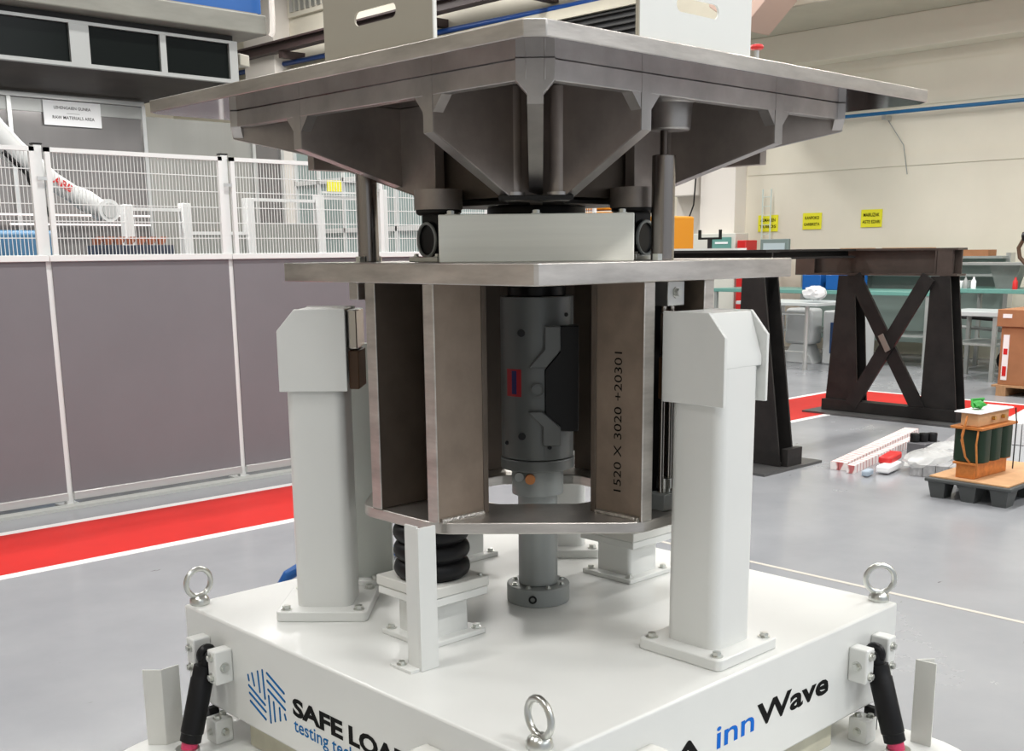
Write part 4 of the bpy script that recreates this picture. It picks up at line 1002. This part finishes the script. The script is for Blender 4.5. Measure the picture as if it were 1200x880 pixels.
# machines on the shelves
for i, (x, y, w_, h, z, m_, lab) in enumerate((
        (11.3, 6.05, .28, .20, 1.00, BLUE, 'blue crate on the teal bench nearest the trestle post'),
        (11.3, 5.62, .42, .20, 1.00, BLUE, 'wider blue crate beside the first on the teal bench'),
        (11.3, 4.0, .10, .09, 1.0, PAPER, 'white carton on the teal bench right of the trestle'))):
    z = .9505 if i < 2 else 1.0005
    tag(obj('storage_crate', G().box(x, x+.35, y-w_/2, y+w_/2, z, z+h), m_, loc=(x, y, z), bevel=.008), lab, 'crate')
t = thing('grey_machine', 'pale grey cabinet machine under the tube table', 'machine', (11.0, 5.9, 0))
obj('housing', G().box(10.85, 11.15, 5.75, 6.15, .25, .72), mat('machine_pale', (.58, .60, .60), .4), t, .04)
obj('base', G().prism([(5.7, .0), (6.2, 0), (6.05, .25), (5.85, .25)], 0, .3, Matrix(((0, 0, 1, 10.86), (1, 0, 0, 0), (0, 1, 0, 0), (0, 0, 0, 1)))), mat('machine_pale', (.58, .60, .60), .4), t, .01)
t = thing('blue_fronted_machine', 'grey machine with a dark blue front beside the pale one', 'machine', (11.0, 5.3, 0))
obj('housing', G().box(10.9, 11.18, 5.0, 5.60, .0, .70), mat('machine_pale', (.58, .60, .60), .4), t, .02)
obj('blue_front', G().box(10.885, 10.9, 5.20, 5.48, .15, .55), mat('navy_front', (.01, .05, .16), .4), t)
t = thing('control_rack', 'pale green metal rack behind the trestle cross brace', 'rack', (12.5, 5.0, 0))
obj('back_sheet', G().box(12.6, 12.63, 3.9, 6.9, .2, 1.38), mat('rack_green', (.34, .43, .40), .5), t)
for y in (3.9, 4.9, 5.9, 6.9): obj('upright', G().box(12.45, 12.6, y-.03, y+.03, 0, 1.42), ALU, t)
for z in (1.38, 1.15): obj('shelf', G().box(12.25, 12.6, 3.9, 6.9, z-.03, z), BENCHG, t)
tag(obj('blue_bin', G().box(12.3, 12.55, 4.55, 4.95, 1.3801, 1.45), mat('navy_bin', (.01, .06, .28), .4), loc=(12.4, 4.75, 1.38)), 'flat navy bin on top of the green rack', 'bin')
tag(obj('brown_carton', G().box(12.3, 12.55, 4.10, 4.52, 1.3801, 1.46), CARD, loc=(12.4, 4.3, 1.38)), 'flat brown carton on top of the green rack', 'box')
t = thing('raised_tray', 'grey pedestal tray above the teal bench right of the trestle', 'tray', (11.6, 3.35, 1.0))
obj('tray_top', G().box(11.3, 11.9, 2.6, 4.1, 1.28, 1.31), BENCHG, t)
obj('pedestal', G().prism([(3.42, 1.0005), (3.62, 1.0005), (3.72, 1.28), (3.34, 1.28)], 0, .2, Matrix(((0, 0, 1, 11.5), (1, 0, 0, 0), (0, 1, 0, 0), (0, 0, 0, 1)))), BENCHG, t)
tag(obj('steel_bar', G().cyl((11.25, 2.98, 1.0005), (11.22, 2.85, 1.47), .014, 8), BRNSTEEL, loc=(11.25, 2.98, 1.0)), 'thin brown bar leaning up from the teal bench', 'bar')
for y, m_ in ((3.30, REDP), (3.80, PAPER), (3.9, BENCHG)):
    tag(obj('bottle', G().lathe([(.03, 0), (.03, .09), (.012, .12), (.012, .14)], (0, 0, 0), 12), m_, loc=(0, 0, 0)), '%s small bottle on the teal bench right of the trestle' % ({REDP: 'red', PAPER: 'white', BENCHG: 'grey'}[m_]), 'bottle').location = (11.28, y, 1.0)
for i, (x, y, h) in enumerate(((11.5, 3.4, .25), (11.5, 2.9, .25))):
    tag(obj('hose_reel', G().torus((0, 0, 0), (1, .2, 0), .12, .018, 20, 8), BLACK, loc=(0, 0, 0)), ['black hose coil below the teal bench nearer the trestle', 'black hose coil below the teal bench nearer the boxes'][i], 'hose coil', ).location = (x, y, .14)
for z, y0, y1, m_ in ((.62, 2.6, 4.0, BLKSTEEL), (.50, 2.7, 3.9, BENCHG)):
    tag(obj('stored_tube', G().cyl((11.05, y0, z), (11.05, y1, z+.06), .022, 8), m_, loc=(11.05, y0, z)), '%s tube stored in front of the long teal bench' % ('black' if m_ is BLKSTEEL else 'grey'), 'tube')
# robot at the right edge
t = thing('gripper_robot', 'grey robot gripper with a brown hose at the right edge of view', 'robot', (10.35, 2.4, 0))
obj('column', G().cyl((10.35, 2.35, 0), (10.35, 2.35, 1.55), .12, 20), mat('robot_side_grey', (.32, .36, .35), .4), t)
obj('head', G().ball((10.35, 2.57, 1.65), .16, .8, 1, 1.6, 3), mat('robot_side_grey', (.32, .36, .35), .4), t)
obj('nozzle', G().cyl((10.35, 2.69, 1.62), (10.35, 2.87, 1.60), .05, 14), BLACK, t)
obj('hose', G().tube([(10.35, 2.85, 1.60), (10.35, 2.91, 1.48), (10.35, 2.89, 1.38), (10.35, 2.79, 1.28), (10.35, 2.67, 1.24), (10.35, 2.52, 1.26)], .022, 10), mat('brown_hose', (.10, .055, .03), .5), t)
